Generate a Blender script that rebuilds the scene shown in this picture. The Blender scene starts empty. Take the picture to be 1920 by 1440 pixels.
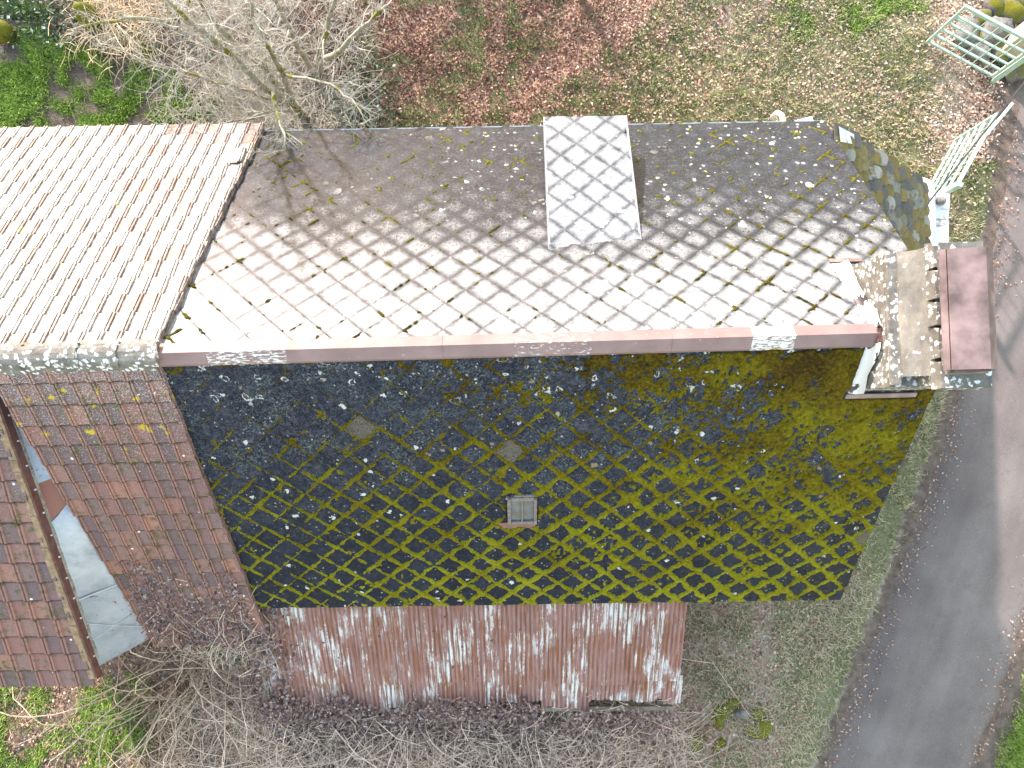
import bpy, math, random
import numpy as np
from mathutils import Matrix, Vector
R_ = math.radians
random.seed(7); RNG = np.random.default_rng(11)
scene = bpy.context.scene
col = scene.collection

# ------------------------------------------------------------------ camera, sky, sun, exposure
CAM_Z = 14.2
CAM_R = np.array([[0.99984393, 0.01359856, 0.01127834], [-0.01309887, 0.99897820, -0.04325480], [-0.01185502, 0.04310031, 0.99900041]])
CAM_F = 1311.72
cam_d = bpy.data.cameras.new('drone_camera'); cam = bpy.data.objects.new('drone_camera', cam_d); col.objects.link(cam)
cam_d.sensor_fit = 'HORIZONTAL'; cam_d.sensor_width = 36.0; cam_d.lens = CAM_F / 1920 * 36.0
cam_d.clip_start = 0.1; cam_d.clip_end = 500
M = Matrix([list(r) for r in CAM_R]).to_4x4(); M.translation = (0, 0, CAM_Z); cam.matrix_world = M
scene.camera = cam

SUN_EL, SUN_AZ = R_(20.5), math.atan2(-0.47, 0.88)
world = bpy.data.worlds.new('World'); scene.world = world; world.use_nodes = True
wn = world.node_tree; bg = wn.nodes['Background']
sky = wn.nodes.new('ShaderNodeTexSky'); sky.sky_type = 'NISHITA'; sky.sun_disc = False
sky.sun_elevation = SUN_EL; sky.sun_rotation = SUN_AZ; sky.dust_density = 0.8; sky.air_density = 2.4; sky.ozone_density = 3.0
wn.links.new(sky.outputs[0], bg.inputs[0]); bg.inputs[1].default_value = 0.15
sd = bpy.data.lights.new('sun', 'SUN'); sd.energy = 2.0; sd.angle = R_(1.5); sd.color = (1.0, 0.99, 0.97)
so = bpy.data.objects.new('sun', sd); col.objects.link(so)
to_sun = Vector((math.sin(SUN_AZ) * math.cos(SUN_EL), math.cos(SUN_AZ) * math.cos(SUN_EL), math.sin(SUN_EL)))
so.rotation_euler = to_sun.to_track_quat('Z', 'Y').to_euler()
vs = scene.view_settings; vs.view_transform = 'Standard'; vs.look = 'None'; vs.gamma = 1; vs.use_curve_mapping = False
vs.exposure = 2.75
vs.use_white_balance = True; vs.white_balance_temperature = 6900; vs.white_balance_tint = 22

# ------------------------------------------------------------------ helpers
def at(px, py, z):
    """world point at height z under a point of the photograph"""
    d = CAM_R @ np.array([(px - 960) / CAM_F, -(py - 720) / CAM_F, -1.0])
    t = (z - CAM_Z) / d[2]
    return np.array([0, 0, CAM_Z]) + t * d

def to_px(P):
    P = np.atleast_2d(P) - np.array([0, 0, CAM_Z]); c = P @ CAM_R
    return np.stack([960 + CAM_F * c[:, 0] / -c[:, 2], 720 - CAM_F * c[:, 1] / -c[:, 2]], 1)

def _hash(ix, iy, seed):
    h = (ix.astype(np.int64) * 374761393 + iy.astype(np.int64) * 668265263 + seed * 1442695041) & 0x7fffffff
    h = ((h ^ (h >> 13)) * 1274126177) & 0x7fffffff
    return ((h ^ (h >> 16)) & 0xffff) / 65535.0
def vnoise(x, y, seed=0):
    x = np.asarray(x, float); y = np.asarray(y, float)
    ix, iy = np.floor(x), np.floor(y); fx, fy = x - ix, y - iy
    fx = fx * fx * (3 - 2 * fx); fy = fy * fy * (3 - 2 * fy)
    a, b = _hash(ix, iy, seed), _hash(ix + 1, iy, seed); c, d = _hash(ix, iy + 1, seed), _hash(ix + 1, iy + 1, seed)
    return (a * (1 - fx) + b * fx) * (1 - fy) + (c * (1 - fx) + d * fx) * fy
def fbm(x, y, seed=0, n=4):
    s = 0; a = .5; t = 0
    for k in range(n):
        s = s + a * vnoise(x * 2 ** k + 17.3 * k, y * 2 ** k - 9.1 * k, seed + k); t += a; a *= .5
    return s / t
def sstep(a, b, x): 
    t = np.clip((np.asarray(x, float) - a) / (b - a), 0, 1); return t * t * (3 - 2 * t)

ORG = {}
def tag(o, label=None, cat=None, group=None, kind=None):
    if label: o['label'] = label
    if cat: o['category'] = cat
    if group: o['group'] = group
    if kind: o['kind'] = kind
    return o
def thing(name, loc, label, cat, group=None):
    o = bpy.data.objects.new(name, None); col.objects.link(o); o.location = loc; o.empty_display_size = .3
    ORG[o.name] = Vector(loc); return tag(o, label, cat, group)

class MB:
    def __init__(s): s.v = []; s.f = []; s.uv = []; s.c = []; s.mi = []; s.has_uv = False
    def vert(s, p): s.v.append((float(p[0]), float(p[1]), float(p[2]))); return len(s.v) - 1
    def face(s, idx, uv=None, mi=0):
        s.f.append(tuple(idx)); s.mi.append(mi); s.uv.append(uv)
        if uv is not None: s.has_uv = True
    def poly(s, pts, uv=None, mi=0): s.face([s.vert(p) for p in pts], uv, mi)
    def box(s, c, size, rot=None, mi=0, jit=0):
        hx, hy, hz = size[0] / 2, size[1] / 2, size[2] / 2
        m = rot if rot is not None else Matrix.Identity(3); ids = []
        for x, y, z in ((-1, -1, -1), (1, -1, -1), (1, 1, -1), (-1, 1, -1), (-1, -1, 1), (1, -1, 1), (1, 1, 1), (-1, 1, 1)):
            q = m @ Vector((x * hx + random.uniform(-jit, jit), y * hy + random.uniform(-jit, jit), z * hz + random.uniform(-jit, jit)))
            ids.append(s.vert((c[0] + q.x, c[1] + q.y, c[2] + q.z)))
        for q in ((3, 2, 1, 0), (4, 5, 6, 7), (0, 1, 5, 4), (1, 2, 6, 5), (2, 3, 7, 6), (3, 0, 4, 7)): s.face([ids[i] for i in q], None, mi)
    def hexa(s, lo, hi, mi=0):
        a = [s.vert(p) for p in lo]; b = [s.vert(p) for p in hi]; n = len(a)
        s.face(a[::-1], None, mi); s.face(b, None, mi)
        for i in range(n): s.face((a[i], a[(i + 1) % n], b[(i + 1) % n], b[i]), None, mi)
    def tube(s, pts, rad, n=4, mi=0, cap=True):
        pts = [Vector([float(q) for q in p]) for p in pts]; rings = []
        for i, p in enumerate(pts):
            d = (pts[min(i + 1, len(pts) - 1)] - pts[max(i - 1, 0)])
            if d.length < 1e-6: d = Vector((0, 0, 1))
            d.normalize(); a = d.orthogonal().normalized() if i == 0 else (rings_a - d * rings_a.dot(d)).normalized()
            rings_a = a; b = d.cross(a); r = rad[i] if hasattr(rad, '__len__') else rad
            rings.append([s.vert(p + (a * math.cos(2 * math.pi * k / n) + b * math.sin(2 * math.pi * k / n)) * r) for k in range(n)])
        for i in range(len(rings) - 1):
            for k in range(n): s.face((rings[i][k], rings[i][(k + 1) % n], rings[i + 1][(k + 1) % n], rings[i + 1][k]), None, mi)
        if cap: s.face(rings[0][::-1], None, mi); s.face(rings[-1], None, mi)
    def mesh(s, name, mats, org=(0, 0, 0), smooth=False):
        me = bpy.data.meshes.new(name)
        v = np.array(s.v, float) - np.array(org, float)
        me.from_pydata(v.tolist(), [], s.f)
        for m in (mats if isinstance(mats, (list, tuple)) else [mats]): me.materials.append(m)
        me.polygons.foreach_set('material_index', s.mi)
        if smooth: me.polygons.foreach_set('use_smooth', [True] * len(s.f))
        if s.has_uv:
            ul = me.uv_layers.new(name='UVMap'); flat = []
            for f, u in zip(s.f, s.uv):
                for k in range(len(f)): flat += list(u[k]) if u is not None else [0.9, 0.9]
            ul.data.foreach_set('uv', flat)
        me.update(); return me
    def build(s, name, mats, parent=None, smooth=False, org=None, kind=None):
        if org is None:
            v = np.array(s.v); org = (v.min(0) + v.max(0)) / 2; 
            if parent is None: org[2] = v[:, 2].min()
        org = Vector([float(q) for q in org]); o = bpy.data.objects.new(name, s.mesh(name, mats, org, smooth)); col.objects.link(o)
        ORG[o.name] = org
        if parent is not None: o.parent = parent; o.location = org - ORG[parent.name]
        else: o.location = org
        if kind: o['kind'] = kind
        return o
def np_mesh(name, v, f, mats, attrs=None, smooth=False, uv=None):
    """big meshes: v (n,3), f (m,k) with one k"""
    me = bpy.data.meshes.new(name); v = np.asarray(v, np.float32); f = np.asarray(f, np.int32); k = f.shape[1]
    me.vertices.add(len(v)); me.vertices.foreach_set('co', v.ravel())
    me.loops.add(f.size); me.loops.foreach_set('vertex_index', f.ravel())
    me.polygons.add(len(f)); me.polygons.foreach_set('loop_start', np.arange(0, f.size, k, dtype=np.int32))
    try: me.polygons.foreach_set('loop_total', np.full(len(f), k, np.int32))
    except Exception: pass
    for m in (mats if isinstance(mats, (list, tuple)) else [mats]): me.materials.append(m)
    if smooth: me.polygons.foreach_set('use_smooth', np.ones(len(f), bool))
    for n, a in (attrs or {}).items():
        a = np.asarray(a, np.float32)
        at_ = me.attributes.new(n, 'FLOAT', 'POINT'); at_.data.foreach_set('value', a)
    me.update(calc_edges=True); me.validate(); return me
def link(name, me, parent=None, org=(0, 0, 0), kind=None):
    o = bpy.data.objects.new(name, me); col.objects.link(o); ORG[o.name] = Vector(org)
    if parent is not None: o.parent = parent; o.location = Vector(org) - ORG[parent.name]
    else: o.location = org
    if kind: o['kind'] = kind
    return o

# ------------------------------------------------------------------ materials
class NT:
    def __init__(s, name, rough=.8, spec=.5):
        s.m = bpy.data.materials.new(name); s.m.use_nodes = True; s.t = s.m.node_tree; s.b = s.t.nodes['Principled BSDF']
        s.set('Roughness', rough); s.set('Specular IOR Level', spec)
    def n(s, t, **k):
        q = s.t.nodes.new(t)
        for a, b in k.items(): setattr(q, a, b)
        return q
    def put(s, sock, v):
        if isinstance(v, bpy.types.NodeSocket): s.t.links.new(v, sock)
        elif v is not None:
            if isinstance(v, (tuple, list)) and len(v) == 3 and sock.type == 'RGBA': v = (*v, 1)
            sock.default_value = v
    def set(s, name, v): s.put(s.b.inputs[name], v)
    @property
    def pos(s):
        if not hasattr(s, '_p'): s._p = s.n('ShaderNodeNewGeometry').outputs['Position']
        return s._p
    def obj(s): return s.n('ShaderNodeTexCoord').outputs['Object']
    def rnd(s):
        a = s.n('ShaderNodeObjectInfo').outputs['Random']; b = s.n('ShaderNodeAttribute', attribute_name='rnd').outputs['Fac']
        return s.math('FRACT', s.math('ADD', a, b))
    def attr(s, n): return s.n('ShaderNodeAttribute', attribute_name=n).outputs['Fac']
    def math(s, op, a, b=None, c=None, clamp=False):
        q = s.n('ShaderNodeMath', operation=op, use_clamp=clamp); s.put(q.inputs[0], a)
        if b is not None: s.put(q.inputs[1], b)
        if c is not None: s.put(q.inputs[2], c)
        return q.outputs[0]
    def vscale(s, v, sc):
        q = s.n('ShaderNodeVectorMath', operation='MULTIPLY'); s.put(q.inputs[0], v); q.inputs[1].default_value = sc; return q.outputs[0]
    def vadd(s, v, w):
        q = s.n('ShaderNodeVectorMath', operation='ADD'); s.put(q.inputs[0], v); s.put(q.inputs[1], w); return q.outputs[0]
    def comb(s, x, y, z):
        q = s.n('ShaderNodeCombineXYZ'); s.put(q.inputs[0], x); s.put(q.inputs[1], y); s.put(q.inputs[2], z); return q.outputs[0]
    def sep(s, v):
        q = s.n('ShaderNodeSeparateXYZ'); s.put(q.inputs[0], v); return q.outputs
    def noise(s, sc, det=3, v=None, rough=.55, out=0, dist=0):
        q = s.n('ShaderNodeTexNoise'); s.put(q.inputs['Vector'], v if v is not None else s.pos)
        q.inputs['Scale'].default_value = sc; q.inputs['Detail'].default_value = det; q.inputs['Roughness'].default_value = rough
        q.inputs['Distortion'].default_value = dist; return q.outputs[out]
    def voro(s, sc, v=None, feature='F1', out='Distance', rand=1):
        q = s.n('ShaderNodeTexVoronoi', feature=feature); s.put(q.inputs['Vector'], v if v is not None else s.pos)
        q.inputs['Scale'].default_value = sc; q.inputs['Randomness'].default_value = rand; return q.outputs[out]
    def ramp(s, f, stops, interp='LINEAR'):
        q = s.n('ShaderNodeValToRGB'); s.put(q.inputs[0], f); e = q.color_ramp.elements; q.color_ramp.interpolation = interp
        while len(e) < len(stops): e.new(.5)
        for el, (p, c) in zip(e, stops):
            el.position = p; el.color = (c, c, c, 1) if not hasattr(c, '__len__') else (*c, 1)
        return q.outputs[0]
    def warp(s, sc, amt):
        q = s.n('ShaderNodeVectorMath', operation='SUBTRACT'); s.put(q.inputs[0], s.noise(sc, 3, out=1)); q.inputs[1].default_value = (.5, .5, .5); return s.vadd(s.pos, s.vscale(q.outputs[0], (amt, amt, amt)))
    def step(s, f, a, b):
        q = s.n('ShaderNodeMapRange', interpolation_type='SMOOTHSTEP'); s.put(q.inputs[0], f); q.inputs[1].default_value = a; q.inputs[2].default_value = b; return q.outputs[0]
    def mix(s, f, a, b):
        q = s.n('ShaderNodeMix', data_type='RGBA'); s.put(q.inputs[0], f); s.put(q.inputs[6], a); s.put(q.inputs[7], b); return q.outputs[2]
    def mul(s, a, b): 
        q = s.n('ShaderNodeMix', data_type='RGBA', blend_type='MULTIPLY'); q.inputs[0].default_value = 1; s.put(q.inputs[6], a); s.put(q.inputs[7], b); return q.outputs[2]
    def bump(s, h, st=.3, d=.01):
        q = s.n('ShaderNodeBump'); q.inputs['Strength'].default_value = st; q.inputs['Distance'].default_value = d; s.put(q.inputs['Height'], h); s.set('Normal', q.outputs[0])
    def done(s, c): s.set('Base Color', c); return s.m

def m_plain(name, c, rough=.8, spec=.5, var=.25, sc=9, metal=0):
    k = NT(name, rough, spec); k.set('Metallic', metal)
    f = k.noise(sc, 5); c2 = tuple(x * (1 - var) for x in c); c3 = tuple(min(1, x * (1 + var)) for x in c)
    k.bump(k.noise(sc * 6, 3), .25, .004)
    return k.done(k.ramp(f, [(.3, c2), (.7, c3)]))

def slate_mat(name, north):
    k = NT(name); uv = k.sep(k.n('ShaderNodeUVMap').outputs[0])
    e = k.math('MAXIMUM', k.math('ABSOLUTE', uv[0]), k.math('ABSOLUTE', uv[1]))
    rnd = k.rnd(); z = k.sep(k.pos)[2]; x = k.sep(k.pos)[0]
    big = k.noise(1.1, 4); mid = k.noise(7, 5, rough=.65); fine = k.noise(55, 4, rough=.7)
    if north:
        base = k.ramp(k.math('ADD', k.math('MULTIPLY', rnd, .3), k.math('MULTIPLY', mid, .7)), [(.25, (.0065, .0095, .0155)), (.8, (.0175, .0232, .033))])
        up = k.step(k.math('ADD', z, k.math('MULTIPLY', big, 1.5)), 4.5, 6.7) if name != 'slate_dormer' else k.math('ADD', .8, k.math('MULTIPLY', big, .3))   # lichen plus sun glare painted as pale colour, stronger uphill and on the dormer
        sp = k.math('ADD', k.math('MULTIPLY', fine, .55), k.math('MULTIPLY', k.noise(24, 4, rough=.7), .45))
        lichen_glare = k.step(k.math('ADD', sp, k.math('MULTIPLY', up, .20)), .50, .60)
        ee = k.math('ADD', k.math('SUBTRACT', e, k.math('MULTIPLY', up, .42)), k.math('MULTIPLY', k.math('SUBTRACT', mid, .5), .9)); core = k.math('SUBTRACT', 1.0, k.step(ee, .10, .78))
        c = k.mix(k.math('MULTIPLY', lichen_glare, k.math('MULTIPLY', core, k.math('ADD', .30, k.math('MULTIPLY', up, .68)))), base, (.205, .212, .22))
        spk = k.math('MULTIPLY', k.step(k.noise(27, 6, rough=.85), .50, .585), k.math('ADD', .40, k.math('MULTIPLY', k.step(k.noise(6, 3), .4, .65), .5))); c = k.mix(spk, c, (.058, .063, .068))
        dirt = k.step(k.math('ADD', e, k.math('MULTIPLY', k.math('SUBTRACT', fine, .5), .34)), .93, 1.02)
        c = k.mix(k.math('MULTIPLY', dirt, .62), c, (.026, .026, .025))
        wp = k.warp(9, .16); v = k.voro(4.2, wp); vc = k.sep(k.voro(4.2, wp, out='Color')); sz = k.math('MULTIPLY', vc[1], .16)
        blob = k.math('MULTIPLY', k.step(k.math('SUBTRACT', v, sz), .14, .10), k.step(vc[0], .76, .78))
        wp2 = k.warp(24, .07); v2 = k.voro(12, wp2); vc2 = k.sep(k.voro(12, wp2, out='Color')); ring = k.step(v2, .02, .2)
        blob2 = k.math('MULTIPLY', k.step(k.math('SUBTRACT', v2, k.math('MULTIPLY', vc2[0], .22)), .17, .12), k.step(vc2[1], .76, .78))
        bl = k.math('MULTIPLY', k.math('MAXIMUM', blob, k.math('MULTIPLY', blob2, .8)), k.step(k.math('ADD', k.math('MULTIPLY', x, .045), big), .40, .62))
        c = k.mix(k.math('MULTIPLY', bl, .9), c, k.ramp(fine, [(.38, (.16, .16, .15)), (.56, (.42, .42, .40))]))
        rough = k.math('ADD', .32, k.math('MULTIPLY', k.math('MAXIMUM', dirt, k.math('MULTIPLY', k.step(fine, .45, .7), .5)), .35))
        k.set('Specular IOR Level', .22)
    else:
        base = k.ramp(k.math('ADD', k.math('MULTIPLY', rnd, .5), k.math('MULTIPLY', mid, .5)), [(.2, (.0028, .0052, .0115)), (.75, (.0075, .0118, .021)), (1, (.019, .021, .027))])
        upz = k.step(k.math('ADD', z, k.math('MULTIPLY', big, 1.5)), 4.3, 6.2)
        grey = k.math('MULTIPLY', k.step(fine, .50, .66), k.math('ADD', .16, k.math('MULTIPLY', upz, .85)))
        c = k.mix(k.math('MULTIPLY', k.step(k.noise(13, 5, rough=.7), .46, .64), k.math('ADD', .35, k.math('MULTIPLY', upz, .6))), base, (.031, .034, .046))
        c = k.mix(grey, c, (.055, .057, .068))
        wp = k.warp(11, .14); v = k.voro(6, wp); vc = k.sep(k.voro(6, wp, out='Color'))[0]; wob = k.math('MULTIPLY', k.noise(26, 4), .25)
        gl = k.math('MULTIPLY', k.step(k.noise(31, 5, rough=.8), .53, .62), k.math('MULTIPLY', k.step(k.noise(2.4, 3), .42, .62), k.math('ADD', .15, k.math('MULTIPLY', upz, .85)))); c = k.mix(gl, c, (.105, .125, .115))
        blob = k.math('MULTIPLY', k.step(k.math('ADD', v, wob), .36, .30), k.step(vc, .80, .82))
        wp2 = k.warp(30, .06); v2 = k.voro(21, wp2); vc2 = k.sep(k.voro(21, wp2, out='Color'))[1]
        fleck = k.math('MULTIPLY', k.step(k.math('ADD', v2, wob), .42, .34), k.step(k.math('ADD', vc2, k.math('MULTIPLY', big, .45)), 1.09, 1.13))
        c = k.mix(fleck, c, k.ramp(vc2, [(.7, (.085, .105, .08)), (.9, (.20, .20, .185))]))
        c = k.mix(blob, c, k.ramp(rnd, [(.0, (.30, .30, .28)), (.6, (.36, .36, .34)), (.75, (.15, .115, .07))]))
        odd = k.math('MULTIPLY', k.step(rnd, .9935, .9945), k.step(k.math('ADD', mid, k.math('MULTIPLY', fine, .3)), .45, .62)); c = k.mix(odd, c, k.ramp(fine, [(.35, (.03, .027, .024)), (.6, (.10, .085, .066))]))
        film = k.math('MULTIPLY', k.step(k.math('ADD', mid, k.math('MULTIPLY', x, .035)), .58, .85), .30); c = k.mix(film, c, (.045, .037, .006))
        # crusty white rings close under the ridge
        wp3 = k.warp(8, .22); rv = k.voro(5.2, wp3); rc = k.sep(k.voro(5.2, wp3, out='Color')); rr_ = k.math('SUBTRACT', rv, k.math('MULTIPLY', rc[0], .22)); ring = k.math('MULTIPLY', k.math('MULTIPLY', k.step(rr_, .02, .06), k.step(rr_, .17, .12)), k.step(k.noise(22, 3), .38, .52))
        nr = k.math('MULTIPLY', k.step(z, 5.55, 5.75), k.step(rc[2], .42, .46)); c = k.mix(k.math('MULTIPLY', ring, nr), c, (.34, .34, .32))
        rough = .6; k.set('Specular IOR Level', .08)
    k.set('Roughness', rough); k.bump(k.math('ADD', fine, mid), .35, .006)
    return k.done(c)

def tile_mat(name, white):
    k = NT(name); rnd = k.rnd(); big = k.noise(1.3, 4); mid = k.noise(9, 5, rough=.65); fine = k.noise(70, 4, rough=.7)
    z = k.sep(k.pos)[2]; tu = k.sep(k.n('ShaderNodeUVMap').outputs[0])
    base = k.ramp(rnd, [(0, (.20, .095, .078)), (.25, (.15, .085, .080)), (.5, (.11, .073, .076)), (.75, (.155, .10, .09)), (.9, (.21, .108, .088)), (1, (.25, .12, .085))])
    base = k.mix(k.math('MULTIPLY', k.attr('rib'), k.math('ADD', .1 if white else .25, k.math('MULTIPLY', mid, .7))), base, (.24, .115, .085))
    base = k.mix(k.math('MULTIPLY', k.step(mid, .48, .70), .8), base, (.095, .072, .055))
    base = k.mix(k.math('MULTIPLY', k.step(fine, .52, .7), .45), base, (.3, .2, .17))
    if white:
        base = k.mix(.45, base, (.13, .105, .085))
        m = k.step(k.math('ADD', k.math('MULTIPLY', k.noise(16, 6, rough=.75), .7), k.math('MULTIPLY', k.math('ADD', rnd, big), .15)), .425, .555)
        c = k.mix(k.math('MULTIPLY', m, .92), base, k.ramp(k.math('ADD', k.math('MULTIPLY', fine, .5), k.math('MULTIPLY', k.noise(11, 4), .5)), [(.36, (.13, .125, .11)), (.54, (.33, .322, .30)), (.7, (.44, .43, .405))]))
        c = k.mix(k.math('MULTIPLY', k.step(k.noise(3.1, 3), .66, .74), .6), c, (.33, .33, .08))
        c = k.mix(k.math('MULTIPLY', k.step(k.noise(27, 6, rough=.85), .52, .60), .7), c, (.085, .078, .066))
        c = k.mix(k.math('MULTIPLY', k.step(k.math('ADD', tu[1], k.math('MULTIPLY', mid, .35)), .86, 1.05), .7), c, (.05, .04, .033))  # shade under the overlapping tile, with some dirt, painted as a dark strip
        rough = .5; k.set('Specular IOR Level', .2)
    else:
        c = k.mix(k.math('MULTIPLY', k.step(k.math('ADD', mid, k.math('MULTIPLY', big, .4)), .72, .9), .7), base, (.075, .07, .025))
        v = k.voro(9); vc = k.sep(k.voro(9, out='Color'))[0]; wob = k.math('MULTIPLY', k.noise(30, 4), .25)
        blob = k.math('MULTIPLY', k.step(k.math('ADD', v, wob), .30, .26), k.step(vc, .9, .92)); c = k.mix(blob, c, (.6, .6, .57))
        w = k.math('MULTIPLY', k.step(k.math('ADD', fine, k.math('MULTIPLY', z, .08)), .98, 1.12), .7); c = k.mix(w, c, (.5, .48, .45))
        yel = k.math('MULTIPLY', k.step(k.noise(5, 4), .62, .68), k.step(z, 5.0, 5.6)); c = k.mix(yel, c, (.42, .30, .02))
        lap_shade = k.step(k.math('ADD', tu[1], k.math('MULTIPLY', mid, .35)), .78, 1.02); c = k.mix(k.math('MULTIPLY', lap_shade, .72), c, (.032, .024, .02))  # overlap shadow and dirt painted dark along each tile's upper end
        c = k.mix(k.math('MULTIPLY', k.step(k.noise(130, 2, rough=.8), .5, .72), .4), c, (.05, .038, .035))
        rough = .9; k.set('Specular IOR Level', .1)
    k.set('Roughness', rough); k.bump(k.math('ADD', fine, mid), .4, .006); return k.done(c)

def moss_mat(name, stops):
    k = NT(name, .95, .1); big = k.noise(1.6, 4); f = k.noise(24, 5, rough=.75); x = k.sep(k.pos)[0]; z = k.sep(k.pos)[2]
    g2 = k.noise(150, 3, rough=.8); t = k.math('ADD', k.math('MULTIPLY', big, .32), k.math('ADD', k.math('MULTIPLY', f, .42), k.math('MULTIPLY', g2, .26))); t = k.math('ADD', t, k.math('MULTIPLY', k.math('SUBTRACT', z, 4.3), -.05))
    c = k.ramp(t, stops)
    k.bump(k.math('ADD', f, g2), 1.0, .02); return k.done(c)

def tin_mat():
    k = NT('painted_tin', .6, .2); p = k.pos; ob = k.obj(); rnd = k.rnd()
    sh = k.vadd(k.vscale(p, (1, .12, .12)), k.comb(k.math('MULTIPLY', rnd, 37.), rnd, rnd))
    st = k.noise(15, 5, k.vscale(sh, (1, .6, .6)), .7); st2 = k.noise(26, 4, k.vscale(p, (1, .06, .06)), .6); bl = k.noise(2.1, 6, k.vscale(p, (1, .4, .4)), .6); fine = k.noise(60, 3)
    c = k.ramp(st2, [(.3, (.15, .078, .068)), (.55, (.23, .123, .11)), (.75, (.30, .185, .165))])
    white = k.step(k.math('ADD', k.math('MULTIPLY', bl, .55), k.math('ADD', k.math('MULTIPLY', st, .45), k.math('MULTIPLY', k.noise(34, 4, k.vscale(sh, (1, 4, 4)), .8), .18))), .60, .655); c = k.mix(k.math('MULTIPLY', white, .9), c, k.ramp(fine, [(.3, (.34, .34, .335)), (.7, (.52, .52, .51))]))
    rust = k.step(k.math('ADD', st2, k.math('MULTIPLY', k.noise(1.7, 3), .35)), .66, .78); c = k.mix(k.math('MULTIPLY', rust, .85), c, (.15, .047, .017))
    drk = k.step(k.math('ADD', k.math('MULTIPLY', k.noise(17, 4, sh, .65), .7), k.math('MULTIPLY', bl, .3)), .56, .70); c = k.mix(k.math('MULTIPLY', drk, .75), c, (.055, .03, .026))
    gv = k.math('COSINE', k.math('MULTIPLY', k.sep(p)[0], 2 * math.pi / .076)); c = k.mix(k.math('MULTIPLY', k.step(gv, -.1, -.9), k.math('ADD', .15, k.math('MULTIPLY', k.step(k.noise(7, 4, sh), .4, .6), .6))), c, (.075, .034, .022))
    v = k.voro(4.2); vc = k.sep(k.voro(4.2, out='Color'))[0]; c = k.mix(k.math('MULTIPLY', k.step(k.math('ADD', v, k.math('MULTIPLY', k.noise(25, 3), .14)), .19, .16), k.step(vc, .5, .55)), c, (.05, .03, .02))
    k.set('Roughness', k.ramp(white, [(0, .6), (1, .4)])); return k.done(c)

def cap_mat():
    k = NT('ridge_paint', .5, .25); p = k.pos; rnd = k.rnd(); x = k.sep(p)[0]
    fine = k.noise(30, 4); c = k.ramp(k.noise(2.5, 4), [(.3, (.135, .085, .084)), (.7, (.195, .128, .125))])
    w = k.math('ADD', k.noise(13, 5, k.vscale(p, (1, 4, 4)), .7), k.attr('peel')); w = k.step(w, .68, .72); c = k.mix(w, c, (.5, .49, .475))
    ol = k.math('MULTIPLY', k.step(k.noise(6, 4, k.vscale(p, (1, .3, .3))), .5, .72), k.math('MULTIPLY', k.step(k.sep(p)[2], 6.16, 6.10), k.step(x, .8, 3.2))); c = k.mix(ol, c, (.17, .14, .03))
    k.bump(fine, .1, .003); return k.done(c)

def ground_mat():
    k = NT('ground_soil', .95, .15); g = k.attr('grass'); l = k.attr('litter'); d = k.attr('pale')
    f1 = k.noise(5, 5, rough=.65); f2 = k.noise(28, 4, rough=.7); vc = k.sep(k.voro(24, out='Color'))[0]
    soil = k.ramp(f1, [(.3, (.06, .042, .033)), (.7, (.16, .115, .09))])
    leaf = k.ramp(vc, [(0, (.095, .040, .026)), (.35, (.18, .088, .058)), (.65, (.29, .175, .115)), (1, (.42, .31, .215))])
    pale = k.ramp(f2, [(.3, (.20, .165, .115)), (.7, (.42, .35, .25))])
    green = k.ramp(f2, [(.3, (.055, .062, .024)), (.7, (.185, .175, .085))])
    c = k.mix(k.step(k.math('ADD', l, k.math('MULTIPLY', k.math('SUBTRACT', f2, .5), .8)), .25, .6), soil, leaf)
    c = k.mix(k.math('MULTIPLY', k.step(k.math('ADD', d, k.math('MULTIPLY', k.math('SUBTRACT', f1, .5), .9)), .3, .7), .75), c, pale)
    c = k.mix(k.math('MULTIPLY', k.step(k.math('ADD', g, k.math('MULTIPLY', k.math('SUBTRACT', f1, .5), 1.2)), .35, .75), .8), c, green)
    k.bump(f2, .8, .03); return k.done(c)

def road_mat():
    k = NT('asphalt', .9, .12); p = k.pos; x, y, z = k.sep(p); f = k.noise(90, 3, rough=.8); big = k.noise(.9, 5)
    lane = k.noise(1.6, 3, k.comb(k.attr('across'), k.math('MULTIPLY', k.attr('along'), .08), 0.))
    c = k.ramp(k.math('ADD', k.math('MULTIPLY', lane, .55), k.math('MULTIPLY', big, .45)), [(.36, (.084, .066, .061)), (.5, (.122, .098, .088)), (.66, (.160, .132, .119))])
    c = k.mix(k.math('MULTIPLY', k.step(f, .54, .70), .8), c, (.20, .18, .165)); c = k.mix(k.math('MULTIPLY', k.step(f, .46, .34), .6), c, (.05, .042, .04))
    v = k.voro(16); vc = k.sep(k.voro(16, out='Color'))[0]; c = k.mix(k.math('MULTIPLY', k.step(k.math('ADD', v, k.math('MULTIPLY', vc, .3)), .40, .34), k.step(vc, .80, .84)), c, (.22, .195, .165)); c = k.mix(k.math('MULTIPLY', k.step(k.noise(3.3, 5, rough=.7), .55, .7), .5), c, (.11, .082, .066))
    ed = k.step(k.math('ADD', k.math('ABSOLUTE', k.attr('across')), k.math('MULTIPLY', k.noise(4, 5, rough=.7), .5)), 1.02, 1.3)
    c = k.mix(ed, c, k.ramp(k.noise(24, 3), [(.3, (.065, .045, .038)), (.7, (.17, .13, .105))])); k.bump(f, .5, .006); return k.done(c)

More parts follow.
